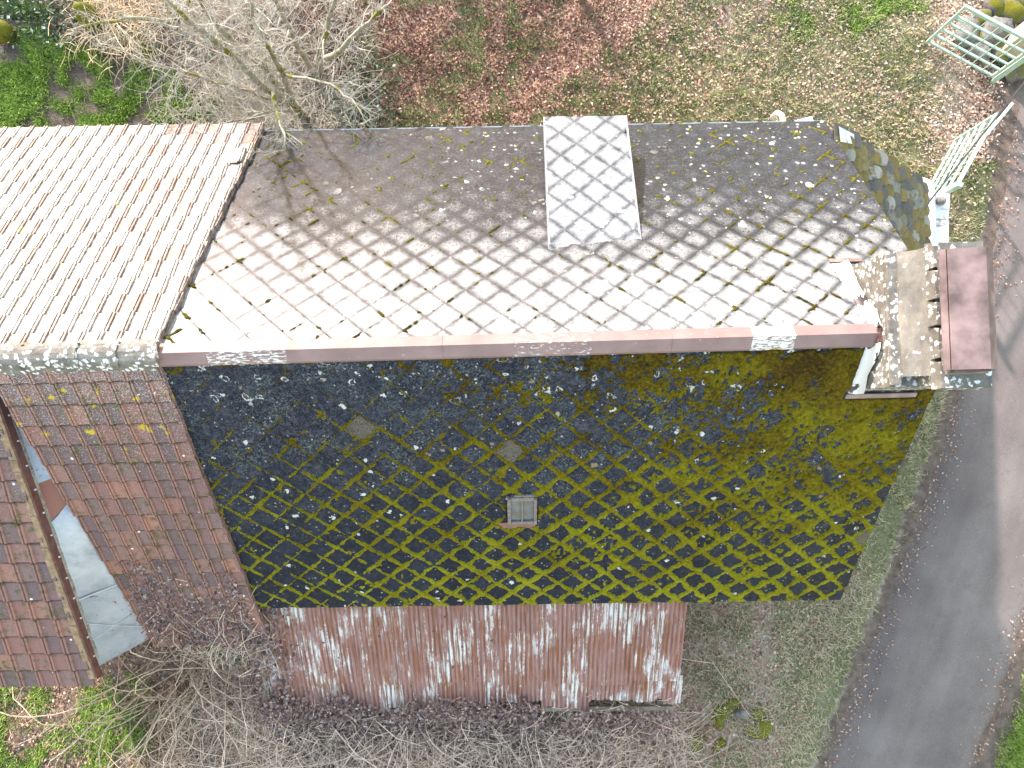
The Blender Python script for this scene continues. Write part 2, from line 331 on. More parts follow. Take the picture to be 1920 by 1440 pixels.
def stone_mat(name, moss=0.0, pale=.32):
    k = NT(name, .9, .2); f1 = k.noise(6, 5, rough=.7); f2 = k.noise(40, 4, rough=.7); nz = k.sep(k.n('ShaderNodeNewGeometry').outputs['Normal'])[2]
    c = k.ramp(f1, [(.3, tuple(pale * q for q in (.35, .33, .3))), (.7, (pale, pale * .95, pale * .86))])
    c = k.mix(k.step(f2, .58, .70), c, (.6, .6, .57) if pale > .25 else (.26, .25, .235))
    if moss:
        mm = k.step(k.math('ADD', k.math('MULTIPLY', nz, .5), f1), 1.15 - moss, 1.3 - moss); c = k.mix(mm, c, k.ramp(f2, [(.3, (.06, .058, .004)), (.7, (.135, .125, .009))]))
    k.bump(f2, .6, .015); return k.done(c)

def lichen_stone():       # pale rendered masonry of the chimney, crusted with white lichen
    k = NT('lichen_masonry', .85, .25); f1 = k.noise(5, 6, rough=.7); f2 = k.noise(34, 5, rough=.75); wp = k.warp(18, .10); v = k.voro(15, wp); vc = k.sep(k.voro(15, wp, out='Color'))[0]
    c = k.ramp(f1, [(.3, (.068, .063, .055)), (.55, (.13, .12, .103)), (.75, (.20, .186, .16))])
    bl = k.math('MULTIPLY', k.step(k.math('ADD', v, k.math('MULTIPLY', f2, .5)), .72, .58), k.step(k.math('ADD', vc, f1), .72, .9)); c = k.mix(bl, c, (.5, .5, .49))
    c = k.mix(k.math('MULTIPLY', k.step(f2, .62, .7), .8), c, (.10, .09, .075)); k.bump(f2, .6, .012); return k.done(c)
def slab_mat():
    k = NT('weathered_board', .8, .3); f1 = k.noise(3.5, 5, k.vscale(k.pos, (1, .7, 1)), .7); f2 = k.noise(60, 3, rough=.8)
    c = k.ramp(f1, [(.3, (.066, .062, .056)), (.5, (.125, .116, .100)), (.62, (.175, .156, .126)), (.75, (.165, .108, .066))]); c = k.mix(k.math('MULTIPLY', k.step(f2, .5, .75), .5), c, (.2, .17, .14))
    c = k.mix(k.step(k.noise(12, 4), .63, .68), c, (.6, .6, .56)); k.bump(f2, .3, .006); return k.done(c)
def flash_mat():
    k = NT('peeling_flashing', .5, .4); f = k.noise(5, 5, rough=.55); c = k.mix(k.step(f, .60, .62), (.52, .52, .515), (.03, .026, .03)); k.bump(k.noise(20, 3), .4, .01); return k.done(c)
def zinc_mat():
    k = NT('zinc_sheet', .45, .3); k.set('Metallic', .15); f = k.noise(2.2, 5, k.vscale(k.pos, (1, 1, .4)), .6); f2 = k.noise(9, 6, rough=.72)
    c = k.ramp(k.math('ADD', k.math('MULTIPLY', f, .6), k.math('MULTIPLY', k.noise(14, 4, k.vscale(k.pos, (1, 1, .15)), .7), .4)), [(.35, (.16, .185, .225)), (.5, (.235, .265, .305)), (.65, (.29, .32, .355))]); r = k.step(k.math('ADD', f2, k.attr('rustiness')), .66, .69)
    c = k.mix(r, c, (.16, .055, .04)); k.set('Metallic', k.math('MULTIPLY', k.math('SUBTRACT', 1., r), .15)); return k.done(c)
def bark_mat(name, c1, c2, moss=.0):
    k = NT(name, .9, .15); f = k.noise(14, 4, rough=.6); c = k.ramp(f, [(.3, c1), (.7, c2)])
    if moss: c = k.mix(k.step(k.math('ADD', k.noise(2.6, 4), moss), .62, .7), c, (.13, .13, .012))
    return k.done(c)
def leafy(name, stops):
    k = NT(name, .7, .3); f = k.attr('rnd'); c = k.ramp(f, stops); return k.done(c)
def lit_slate_mat():     # old scale slates of the outhouse: dark, with ochre and grey lichen
    k = NT('old_slate', .75, .35); rnd = k.rnd(); f1 = k.noise(7, 5, rough=.7); f2 = k.noise(45, 4, rough=.75)
    c = k.ramp(rnd, [(0, (.028, .033, .04)), (.22, (.05, .052, .055)), (.30, (.075, .056, .012)), (.74, (.10, .078, .020)), (.80, (.085, .088, .08)), (1, (.15, .155, .14))], 'LINEAR')
    c = k.mix(k.step(f1, .52, .62), c, (.07, .054, .011)); c = k.mix(k.math('MULTIPLY', k.step(f2, .58, .68), .7), c, (.16, .165, .15)); c = k.mix(k.step(k.noise(4, 5, rough=.7), .60, .66), c, (.035, .038, .045))
    k.bump(f2, .5, .01); return k.done(c)
def whitewash():
    k = NT('whitewash', .8, .3); f = k.noise(4, 6, k.vscale(k.pos, (.4, 1.6, 1)), .65); c = k.mix(k.step(f, .56, .66), (.50, .50, .49), (.16, .15, .13)); k.bump(k.noise(20, 3), .3, .01); return k.done(c)
def glass_mat():
    k = NT('dusty_pane', .18, .18); f = k.noise(6, 4, rough=.6); c = k.ramp(f, [(.3, (.045, .058, .066)), (.7, (.10, .115, .12))]); k.set('Roughness', k.ramp(f, [(.3, .12), (.7, .4)])); return k.done(c)

m_slN, m_slS = slate_mat('slate_sunny', True), slate_mat('slate_mossy', False)
m_slD = slate_mat('slate_dormer', True)  # paler copy of the sunny slate, sun glare painted into its colour
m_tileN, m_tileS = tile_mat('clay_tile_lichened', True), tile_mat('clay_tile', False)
m_moss = moss_mat('moss', [(.33, (.026, .016, .004)), (.40, (.075, .048, .004)), (.47, (.125, .100, .005)), (.54, (.175, .160, .007)), (.64, (.245, .235, .016))])
m_moss2 = moss_mat('dry_olive_moss', [(.33, (.022, .017, .005)), (.45, (.065, .056, .007)), (.55, (.115, .108, .008)), (.66, (.17, .17, .015))])
m_tin, m_cap, m_ground, m_road = tin_mat(), cap_mat(), ground_mat(), road_mat()
m_wall = stone_mat('house_masonry', 0, .34); m_deck = m_plain('dark_battens', (.03, .027, .025), .9, .1)
m_lich, m_slab, m_flash, m_zinc = lichen_stone(), slab_mat(), flash_mat(), zinc_mat()
m_chcap = m_plain('brown_metal_cap', (.135, .094, .088), .5, .2, .5, 4); m_redmetal = m_plain('red_brown_metal', (.10, .042, .036), .5, .5, .3, 8)
m_mortar = m_plain('mortar', (.20, .135, .085), .9, .1, .35, 10); m_gut = m_plain('gutter_zinc', (.36, .37, .375), .5, .2, .15); m_pvc = m_plain('white_plastic', (.52, .52, .51), .5, .2, .08)
m_gate = m_plain('pale_green_paint', (.25, .355, .295), .5, .25, .14, 14); m_wood = m_plain('old_wood', (.16, .12, .09), .85, .2, .3, 12)
m_glass, m_frame = glass_mat(), m_plain('pinkish_frame', (.125, .105, .097), .7, .2, .4, 25)
m_stone, m_mstone = stone_mat('bare_stone', 0, .17), stone_mat('mossy_rock', .34, .13); m_mossfull = stone_mat('mossy_stump_skin', .95, .2); m_halfmoss = stone_mat('half_mossy_rock', .62, .14)
m_olds, m_white, m_black = lit_slate_mat(), whitewash(), m_plain('black_cable', (.03, .03, .03), .5, .4)
m_bark = bark_mat('pale_bark', (.25, .225, .18), (.47, .42, .345)); m_trunk = bark_mat('mossy_trunk_bark', (.17, .165, .12), (.33, .31, .25), .10)
m_bram = bark_mat('dry_bramble_stem', (.34, .245, .18), (.68, .53, .42)); m_bram2 = bark_mat('bramble_twig', (.24, .155, .11), (.50, .35, .26))
m_leaf = leafy('dead_leaf', [(0, (.10, .036, .023)), (.3, (.21, .098, .064)), (.6, (.34, .205, .14)), (.85, (.42, .30, .225)), (1, (.50, .40, .32))])
m_leafd = leafy('bramble_leaf', [(0, (.055, .033, .027)), (.4, (.15, .092, .080)), (.75, (.25, .17, .15)), (.92, (.33, .26, .235)), (1, (.45, .39, .35))])
m_grass = leafy('grass_blade', [(0, (.05, .088, .014)), (.35, (.12, .165, .036)), (.55, (.23, .245, .09)), (.75, (.36, .33, .18)), (1, (.52, .45, .29))])
m_green = leafy('bright_grass_blade', [(0, (.07, .13, .016)), (.5, (.16, .27, .03)), (1, (.28, .38, .09))])
m_ivy = leafy('ivy_leaf', [(0, (.012, .028, .012)), (.6, (.03, .06, .022)), (.9, (.07, .10, .05)), (1, (.35, .38, .33))])

# ------------------------------------------------------------------ ground and road
def road_edge(y):   # asphalt edges in world x as functions of world y
    yl = [-9, -6.94, -5.7, -3.5, -2.3, -1.0, .3, 3.5, 6, 9, 14]; xl = [5.0, 6.0, 6.55, 7.45, 7.95, 8.45, 8.85, 9.75, 10.3, 10.9, 12.2]
    xr = [8.0, 8.85, 9.4, 10.2, 10.75, 11.3, 11.8, 12.9, 13.5, 14.2, 15.6]
    return np.interp(y, yl, xl), np.interp(y, yl, xr)
def grass_d(x, y):
    n = fbm(x * .9, y * .9, 3); n2 = fbm(x * 2.3 + 5, y * 2.3, 9)
    left = sstep(-5.2, -6.6, x) * sstep(4.0, 4.6, y) * sstep(8.6, 7.3, y + .35 * (x + 8)) * sstep(.55, .68, fbm(x * 1.7 + 5, y * 1.7, 19) * .75 + n2 * .35) * .5
    top = sstep(4.2, 4.7, y) * sstep(-5, -3, x) * sstep(9.2, 8, x) * (sstep(.42, .68, n2 * .6 + n * .4 + .33 * sstep(6.9, 4.6, y) + .16 * sstep(1, 5, x)) * .9 + .12)
    tr = sstep(.0, 1, sstep(5, 6.2, x) * sstep(7.2, 8.0, y) * sstep(9.2, 8.0, x)) * .45
    xl, xr = road_edge(y)
    strip = sstep(4.7, 5.2, x) * sstep(xl - .16, xl - .42, x) * (y < 5.0) * (.55 + .5 * n2)
    rb = sstep(xr + .25, xr + .7, x) * 1.1
    bl = sstep(-4.6, -5.6, x) * sstep(-4.9, -5.4, y) * sstep(.36, .55, n2 * .6 + n * .4) * .45
    br = sstep(2.4, 3.3, x) * sstep(-3.0, -3.3, y) * sstep(xl - .15, xl - .45, x) * (.22 + .45 * sstep(.42, .62, n2))
    far = sstep(11, 13, np.abs(y)) * .5
    return np.clip(np.maximum.reduce([left, top, tr, strip, rb, bl, br, far]), 0, 1.2)
def litter_d(x, y):
    n = fbm(x * .7 + 9, y * .7, 21); xl, xr = road_edge(y)
    top = sstep(4.3, 4.8, y) * sstep(-5.2, -3.6, x) * sstep(xl - .3, xl - 1.0, x) * (.55 + .45 * sstep(.3, .6, n)) * np.where(x > 4, .85, 1)
    side = sstep(3, 4.2, y) * sstep(5, 6, x) * sstep(xl - .2, xl - .7, x) * .55
    br = sstep(2.3, 3, x) * sstep(-2.9, -3.3, y) * sstep(xl - .5, xl - 1.2, x) * .6 
    bl = sstep(-2.9, -3.5, y) * sstep(3.4, 2.4, x) * .4
    return np.clip(np.maximum.reduce([top, side, br, bl]), 0, 1)
def xl_(y): return road_edge(y)[0]
def pale_d(x, y):
    n = fbm(x * .8 + 2, y * .8 + 7, 31)
    right = sstep(1.5, 5, x) * sstep(4.2, 5, y) * (.35 + .5 * n) * sstep(xl_(y) - .3, xl_(y) - 1.4, x); mid = sstep(-8, -5.5, x) * sstep(-3.2, -4.6, x) * sstep(4.3, 5, y) * sstep(8.2, 7, y) * .75
    br = sstep(2.4, 3.6, x) * sstep(-3, -3.6, y) * sstep(xl_(y) - .15, xl_(y) - .6, x) * (.5 + .6 * n); s = .75 * sstep(4.7, 5.2, x) * sstep(xl_(y) - .1, xl_(y) - .3, x) * (y < 4) * (.4 + .6 * n)
    return np.clip(np.maximum.reduce([right, mid, br, s]), 0, 1)
def ground_z(x, y):
    a = (fbm(x * .8, y * .8, 41) - .5) * .22 + (fbm(x * 3, y * 3, 43, 3) - .5) * .07
    xl, xr = road_edge(y); onroad = sstep(xl - .6, xl - .1, x) * sstep(xr + .6, xr + .1, x)
    return np.where(onroad > 0, a * (1 - onroad), a) - .015
gx = np.concatenate([np.linspace(-160, -12.5, 20)[:-1], np.arange(-12.5, 13.5, .085), np.linspace(13.6, 160, 20)])
gy = np.concatenate([np.linspace(-160, -9, 20)[:-1], np.arange(-9, 11.5, .085), np.linspace(11.6, 160, 20)])
X, Y = np.meshgrid(gx, gy); nx, ny = len(gx), len(gy); x, y = X.ravel(), Y.ravel()
inner = (x > -12.6) & (x < 13.7) & (y > -9.1) & (y < 11.7)
v = np.stack([x, y, np.where(inner, ground_z(x, y), -.02)], 1)
i = np.arange(nx * ny).reshape(ny, nx); f = np.stack([i[:-1, :-1].ravel(), i[:-1, 1:].ravel(), i[1:, 1:].ravel(), i[1:, :-1].ravel()], 1)
link('ground', np_mesh('ground', v, f, m_ground, {'grass': grass_d(x, y), 'litter': litter_d(x, y), 'pale': pale_d(x, y)}, True), kind='structure')
ry = np.concatenate([np.linspace(-40, -9.2, 60), np.arange(-9.1, 9, .06), np.linspace(9.1, 40, 60)]); rv = []; rf = []; al = []; ac = []
for j, yy in enumerate(ry):
    a, b = road_edge(yy); a = float(a); b = float(b); a -= .12 + .16 * (float(fbm(np.array(yy * 2.2), np.array(.5), 97)) - .5) + .05 * (float(vnoise(np.array(yy * 13), np.array(.5), 99)) - .5); b += .12 + .25 * (float(fbm(np.array(yy * 2.2), np.array(7.5), 97)) - .5)
    if yy < -9: a, b = a - (-9 - yy) * .42, b - (-9 - yy) * .42
    for k in range(17):
        q = k / 16; rv.append((a + (b - a) * q, yy, .014 + .05 * (1 - (2 * q - 1) ** 2) - .06 * abs(2 * q - 1) ** 10)); al.append(yy); ac.append(2 * q - 1)
for j in range(len(ry) - 1):
    for k in range(16): rf.append((j * 17 + k, j * 17 + k + 1, j * 17 + k + 18, j * 17 + k + 17))
link('road', np_mesh('road', rv, rf, m_road, {'along': al, 'across': ac}, True), kind='structure')

# ------------------------------------------------------------------ roof frames
RL, RR = np.array([-4.266, .7525, 6.15]), np.array([5.045, .8794, 6.15])
NL, NR = np.array([-4.218, 4.704, 2.872]), np.array([5.045, 4.7066, 2.872])
SL, SR = np.array([-4.302, -3.036, 2.872]), np.array([5.045, -2.994, 2.872])
class Plane:
    """bilinear roof surface: s metres along, t metres down the slope"""
    def __init__(p, a, b, c, d, flip):
        p.a, p.b, p.c, p.d = [np.array(q, float) for q in (a, b, c, d)]; p.L = np.linalg.norm(p.b - p.a); p.T = (np.linalg.norm(p.c - p.a) + np.linalg.norm(p.d - p.b)) / 2; p.flip = flip
    def P(p, s, t, h=0):
        s = np.asarray(s, float)[..., None]; t = np.asarray(t, float)[..., None]; u, w = s / p.L, t / p.T
        q = (p.a * (1 - u) + p.b * u) * (1 - w) + (p.c * (1 - u) + p.d * u) * w
        return q + p.nrm() * np.asarray(h)[..., None] if np.ndim(h) else q + p.nrm() * h
    def nrm(p):
        n = np.cross(p.b - p.a, p.c - p.a); n /= np.linalg.norm(n); return n if n[2] > 0 else -n
    def frame(p, s, t, h=0, tilt=0, rz=0):
        ex = Vector(p.P(s + .01, t) - p.P(s - .01, t)).normalized(); et = Vector(p.P(s, t + .01) - p.P(s, t - .01)).normalized(); n = ex.cross(et)
        if n.z < 0: n = -n; 
        if p.flip: ex = -ex
        et = n.cross(ex) if n.cross(ex).dot(et) > 0 else -n.cross(ex)
        m = Matrix((ex, -et, n)).transposed().to_4x4()          # local +x along, +y up the slope, +z out
        m = m @ Matrix.Rotation(rz, 4, 'Z') @ Matrix.Rotation(tilt, 4, 'X'); m.translation = Vector(p.P(s, t, h)); return m
PN, PS = Plane(RL, RR, NL, NR, True), Plane(RL, RR, SL, SR, False)

def clip(poly, lo, hi):
    for ax in (0, 1):
        for sgn, lim in ((1, lo[ax]), (-1, -hi[ax])):
            out = []
            for i in range(len(poly)):
                a, b = poly[i], poly[(i + 1) % len(poly)]; da, db = sgn * a[ax] - lim, sgn * b[ax] - lim
                if da >= 0: out.append(a)
                if (da >= 0) != (db >= 0): w = da / (da - db); out.append((a[0] + (b[0] - a[0]) * w, a[1] + (b[1] - a[1]) * w))
            poly = out
            if len(poly) < 3: return []
    return poly
DIA = .467
def slate_poly(j=0):
    h = DIA / 2; q = .017; g = .003
    r = lambda: random.uniform(-j, j)
    return [(r(), -h + g + r()), (h - q + r(), -q * .6), (h - q + r(), q), (q * .8, h + .012), (-q * .8, h + .012), (-h + q + r(), q), (-h + q + r(), -q * .6)]
def slate_prism(mb, poly, th=.011, M_=None, M0=None):
    """a slate from its outline (local x, y up the slope); M_ places it"""
    up = []; dn = []
    for p in poly:
        a = Vector((p[0], p[1], th)); b = Vector((p[0], p[1], 0))
        if M_ is not None: a = M_ @ a; b = M_ @ b
        up.append(mb.vert(a)); dn.append(mb.vert(b))
    uv = [((p[0] + p[1]) / (DIA / 2), (p[0] - p[1]) / (DIA / 2)) for p in poly]; n = len(poly)
    mb.face(up, uv); 
    for i in range(n): mb.face((dn[i], dn[(i + 1) % n], up[(i + 1) % n], up[i]), [uv[i], uv[(i + 1) % n], uv[(i + 1) % n], uv[i]])
SLATE_MESH = {}
def shared_slates(mat, mats_key):
    if mats_key not in SLATE_MESH:
        L = []
        for q in range(6):
            mb = MB(); slate_prism(mb, slate_poly(.007)); L.append(mb.mesh('slate', mat))
        SLATE_MESH[mats_key] = L
    return SLATE_MESH[mats_key]
def slate_field(plane, mat, key, off=(0, 0), hole=None):
    """list of (depth key, builder args) for all diamonds of a roof surface"""
    out = []; h = DIA / 2; nj = int(plane.T / h) + 2
    for j in range(-1, nj + 1):
        for i in range(-1, int(plane.L / DIA) + 2):
            s = off[0] + (i + .5 * (j % 2)) * DIA; t = off[1] + j * h
            poly = slate_poly(.006); flipx = -1 if plane.flip else 1
            lo = (-s, t - plane.T) if flipx > 0 else (s - plane.L, t - plane.T); hi = (plane.L - s, t) if flipx > 0 else (s, t)
            c = clip(poly, lo, hi)
            if len(c) < 3: continue
            A = abs(sum(c[q][0] * c[(q + 1) % len(c)][1] - c[(q + 1) % len(c)][0] * c[q][1] for q in range(len(c)))) / 2
            if A < .004: continue
            if hole and hole[0] < s < hole[2] and hole[1] < t < hole[3]: continue
            full = A > .104
            tilt = -.045 + random.gauss(0, .008); M_ = plane.frame(s, t, .012 + random.uniform(0, .004), tilt, random.gauss(0, .012))
            pos = plane.P(s, t); px = to_px(pos)[0]; inv = -20 < px[0] < 1940 and -20 < px[1] < 1460
            n = plane.nrm(); view = np.array([0, 0, CAM_Z]) - pos; d = np.linalg.norm(view)
            out.append(((A * float(view @ n) / d ** 3) if inv else 0, M_, None if full else c, mat, key))
    return out
def lay(parent, recs, limit, one='slate', many='slates'):
    recs = sorted(recs, key=lambda r: -r[0]); po = ORG[parent.name]
    stuff = {}
    for n, (k, M_, c, mat, key) in enumerate(recs):
        if n < limit:
            if c is None: me = random.choice(shared_slates(mat, key))
            else: mb = MB(); slate_prism(mb, c); me = mb.mesh(one, mat)
            o = bpy.data.objects.new(one, me); col.objects.link(o); o.parent = parent; o.matrix_basis = Matrix.Translation(-po) @ M_
        else: stuff.setdefault(0, []).append((M_, c, mat))
    if stuff:
        mb = MB(); ms = []; rn = []
        for M_, c, mat in stuff[0]:
            if mat not in ms: ms.append(mat)
            n0 = len(mb.v); f0 = len(mb.f); slate_prism(mb, c or slate_poly(.007), M_=M_)
            for q in range(f0, len(mb.f)): mb.mi[q] = ms.index(mat)
            rn += [random.random()] * (len(mb.v) - n0)
        o = mb.build(many, ms, parent, kind='stuff'); a = o.data.attributes.new('rnd', 'FLOAT', 'POINT'); a.data.foreach_set('value', rn)

# ------------------------------------------------------------------ the slate-roofed house
house = thing('slate_house', (.4, .85, 0), 'grey house with diamond slate roof, one slope pale with lichen and painted glare, the other mossy', 'house')
def gable_wall(mb, x0, x1, yn, ys, zr, ze, yr, drop=.10):
    lo = [(x0, ys, -.3), (x1, ys, -.3), (x1, yn, -.3), (x0, yn, -.3)]
    for x in (x0, x1):
        pts = [(x, ys, -.3), (x, yn, -.3), (x, yn, ze), (x, yr, zr), (x, ys, ze)]; mb.poly(pts if x == x1 else pts[::-1])
    mb.poly([(x0, yn, -.3), (x0, yn, ze), (x1, yn, ze), (x1, yn, -.3)]); mb.poly([(x0, ys, -.3), (x1, ys, -.3), (x1, ys, ze), (x0, ys, ze)])
w = MB(); gable_wall(w, -4.2, 4.93, 4.48, -2.8, 5.98, 2.9, .82); w.build('wall', m_wall, house)
dk = MB()
for p in (PN, PS):
    q = [p.P(0.01, 0.0, -.004), p.P(p.L - .01, 0.0, -.004), p.P(p.L - .01, p.T, -.004), p.P(0.01, p.T, -.004)]; lo = [a - p.nrm() * .05 for a in q]
    dk.hexa(lo, q)
dk.build('roof_deck', m_deck, house)
def on_plane(pl, px, py):
    s_, t_ = pl.L / 2, pl.T / 2
    for _ in range(30):
        q = to_px(pl.P(s_, t_))[0]; qs = to_px(pl.P(s_ + .01, t_))[0]; qt = to_px(pl.P(s_, t_ + .01))[0]
        J = np.stack([(qs - q) / .01, (qt - q) / .01], 1); d = np.linalg.solve(J, np.array([px, py]) - q); s_ += d[0]; t_ += d[1]
    return s_, t_
_a, _b = on_plane(PS, 951, 929), on_plane(PS, 1006, 975)
SKY_S, SKY_T = (_a[0], _b[0]), (_a[1], _b[1])
recs = slate_field(PN, m_slN, 'N', (.1, .02), hole=None) + slate_field(PS, m_slS, 'S', (.16, .05), hole=(SKY_S[0] + .05, SKY_T[0] + .02, SKY_S[1] - .05, SKY_T[1] - .02))
# dormer: a flat-pitched roof running out from the upper slope over the eave
d0, d1, d2, d3 = at(1030, 474, 5.02), at(1203, 466, 5.02), at(1020, 222, 3.86), at(1176, 219, 3.86)
for _ in range(6):
    d0 = at(1030, 474, 6.13 - (d0[1] - .82) * .8435 + .02); d1 = at(1203, 466, 6.13 - (d1[1] - .82) * .8435 + .02)
d3[0] = d2[0] + (d1[0] - d0[0]) * 1.0; xm = (d0[0] + d1[0]) / 2
d0[1] = d1[1] = (d0[1] + d1[1]) / 2; d2[1] = d3[1] = (d2[1] + d3[1]) / 2
PD = Plane(d0 + (0, 0, -.035), d1 + (0, 0, -.035), d2, d3, True)
dorm = bpy.data.objects.new('dormer', None); col.objects.link(dorm); dorm.parent = house; ORG[dorm.name] = Vector((xm, 3.4, 3.2)); dorm.location = ORG[dorm.name] - ORG[house.name]
q = [PD.P(0, 0, -.003), PD.P(PD.L, 0, -.003), PD.P(PD.L, PD.T, -.003), PD.P(0, PD.T, -.003)]; mb = MB(); mb.hexa([a - PD.nrm() * .06 for a in q], q); mb.build('dormer_deck', m_deck, dorm)
mb = MB()
for x in (d0[0] + .05, d1[0] - .05):
    s = .05; zz = lambda yy: np.interp(yy, [.85, 4.705], [6.13, 2.87]); zt = lambda yy: np.interp(yy, [d0[1], d2[1]], [d0[2], d2[2]]) - .065
    y0, y1 = d0[1] + .05, d2[1] - .10
    mb.hexa([(x - s / 2, y0, zz(y0) - .05), (x + s / 2, y0, zz(y0) - .05), (x + s / 2, y1, zz(y1) - .05), (x - s / 2, y1, zz(y1) - .05)], [(x - s / 2, y0, zt(y0)), (x + s / 2, y0, zt(y0)), (x + s / 2, y1, zt(y1)), (x - s / 2, y1, zt(y1))])
mb.hexa([(d0[0] + .08, y1 - .06, zz(y1) - .05), (d1[0] - .08, y1 - .06, zz(y1) - .05), (d1[0] - .08, y1, zz(y1) - .05), (d0[0] + .08, y1, zz(y1) - .05)], [(d0[0] + .08, y1 - .06, zt(y1)), (d1[0] - .08, y1 - .06, zt(y1)), (d1[0] - .08, y1, zt(y1)), (d0[0] + .08, y1, zt(y1))])
mb.build('cheek', m_wall, dorm)
for sx in (0.0, PD.L):   # pale verge strips
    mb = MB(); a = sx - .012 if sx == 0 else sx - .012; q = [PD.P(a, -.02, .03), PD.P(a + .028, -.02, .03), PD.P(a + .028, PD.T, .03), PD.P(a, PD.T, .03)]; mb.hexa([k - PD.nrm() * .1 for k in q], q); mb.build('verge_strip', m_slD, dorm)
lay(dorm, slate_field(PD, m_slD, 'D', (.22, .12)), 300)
# no slate of the main slope inside the dormer
lay(house, recs, 300)

# moss on the joints, two growths of their own
def moss_field(plane, off, north, step):
    ss = np.arange(0.0, plane.L, step); tt = np.arange(.02, plane.T - .01, step); S, T = np.meshgrid(ss, tt); s, t = S.ravel(), T.ravel()
    u, w = s / plane.L, t / plane.T
    a = (s - off[0]) / DIA + (t - off[1]) / DIA; b = (s - off[0]) / DIA - (t - off[1]) / DIA
    wob = (fbm(s * 15, t * 15, 61, 4) - .5) * (.035 if north else .075)
    da = np.abs(a - np.floor(a) - .5) * DIA / 1.414; db = np.abs(b - np.floor(b) - .5) * DIA / 1.414
    n1 = fbm(s * 1.1, t * 1.1, 51); n2 = fbm(s * 5, t * 5, 53); n3 = fbm(s * 22, t * 22, 55, 3)
    if north:
        n2 = fbm(s * 8.5, t * 8.5, 153, 3); dens = .024 * sstep(.66, .76, n2 + .10 * sstep(.55, .9, u) + .14 * sstep(.22, .0, u) * sstep(.6, .95, w) + .03) + .0
        wd = np.maximum(dens + .006 * sstep(.66, .80, n2 + .08 * sstep(.5, .9, u) + .10 * sstep(.22, .0, u) * sstep(.6, .95, w)), .0001)
        hh = np.where(wd > .004, (wd - np.minimum(da, db) + wob * .5), -.05) * 1.1
        h = np.clip(hh, -.02, .035) + (n3 - .5) * .012 - .002
    else:
        low = sstep(.12, .5, w); right = sstep(.05, .45, u)
        wa = .005 + .024 * low * (.45 + .55 * sstep(.25, .6, n1 + .15)) + .015 * right * sstep(.3, .55, n1 + .12) + .008 * right * low
        wdA = wa * (.25 + 1.5 * n2) * sstep(.24, .46, n2 + .25 * right); n2b = fbm(s * 4 + 7, t * 4, 57); wdB = wa * (.25 + 1.5 * n2b) * sstep(.24, .46, n2b + .25 * right)
        hj = np.maximum(wdA - da, wdB - db) + wob * (.75 + .25 * right) * sstep(.0, .35, w)
        mat_ = sstep(.38, .95, u) * sstep(1.05, .25, w) * .95 + .75 * sstep(.22, .45, u) * sstep(.28, .1, w) + .25 * sstep(.6, 1, u) + .30 * sstep(.5, .75, n2) * sstep(.5, .05, u) * sstep(.9, .2, w) + .35 * np.exp(-((u - .57) / .1) ** 2 - ((w - .75) / .16) ** 2)
        patch = (mat_ * .58 + (n2 - .5) * .85 + (n3 - .5) * .8 + (n1 - .5) * .7 + (fbm(s * 11, t * 11, 59, 3) - .5) * .7 - .50) * .09
        cut = sstep(.012, .055, w + (n2 - .5) * .03)
        cr = np.minimum(da, db) + np.maximum(da, db); hj = np.maximum(hj, (.020 * low * n2 * 2 - cr * .55) * sstep(.35, .6, n2b)); hj = hj + (fbm(s * 9, t * 9, 63, 2) - .5) * .02; h = np.maximum(hj, patch); h = np.clip(h, -.02, .032) * 1.1 + (n3 - .5) * .022 - .004
        h = np.where(cut < .5, -.03, h)
        inside = (s > SKY_S[0] - .02) & (s < SKY_S[1] + .02) & (t > SKY_T[0] - .0) & (t < SKY_T[1] + .1); h = np.where(inside, -.03, h)
        ch = ((s > 8.27) & (t < .80)) | ((s > 8.22) & (t > .79) & (t < .925) & (s < 9.12)); h = np.where(ch, -.03, h)
    if north:
        ch = (s > 8.2) & (t < 1.4); h = np.where(ch, -.03, h)
        pp = plane.P(s, t); dm = (pp[:, 0] > d0[0] - .01) & (pp[:, 0] < d1[0] + .01) & (pp[:, 1] > d0[1] - .05); h = np.where(dm, -.03, h)
    la, lb = np.floor(a + .5) - a, np.floor(b + .5) - b; yloc = -(la - lb) / 2 * DIA         # follow the tilt of each slate
    base = .022 + np.clip(-yloc * -.045, -.012, .012)
    P = plane.P(s, t, base + h); nx_, ny_ = len(ss), len(tt)
    i = np.arange(nx_ * ny_).reshape(ny_, nx_); F = np.stack([i[:-1, :-1].ravel(), i[:-1, 1:].ravel(), i[1:, 1:].ravel(), i[1:, :-1].ravel()], 1)
    F = F[(h[F] > -.006).any(1)]; used = np.unique(F); mp = np.zeros(len(P), int); mp[used] = np.arange(len(used))
    F = mp[F]; P = P[used]
    e = np.cross(P[F[0, 1]] - P[F[0, 0]], P[F[0, 2]] - P[F[0, 0]])
    if e[2] < 0: F = F[:, ::-1]
    return P, F
P, F = moss_field(PS, (.16, .05), False, .0125)
tag(link('moss', np_mesh('moss', P, F, m_moss, smooth=True)), 'thick yellow green moss growing along the joints of the dark slate slope', 'moss', None, 'stuff')
P, F = moss_field(PN, (.1, .02), True, .014)
tag(link('moss', np_mesh('moss', P, F, m_moss2, smooth=True)), 'small scattered moss tufts in the joints of the pale sunny slate slope', 'moss', None, 'stuff')

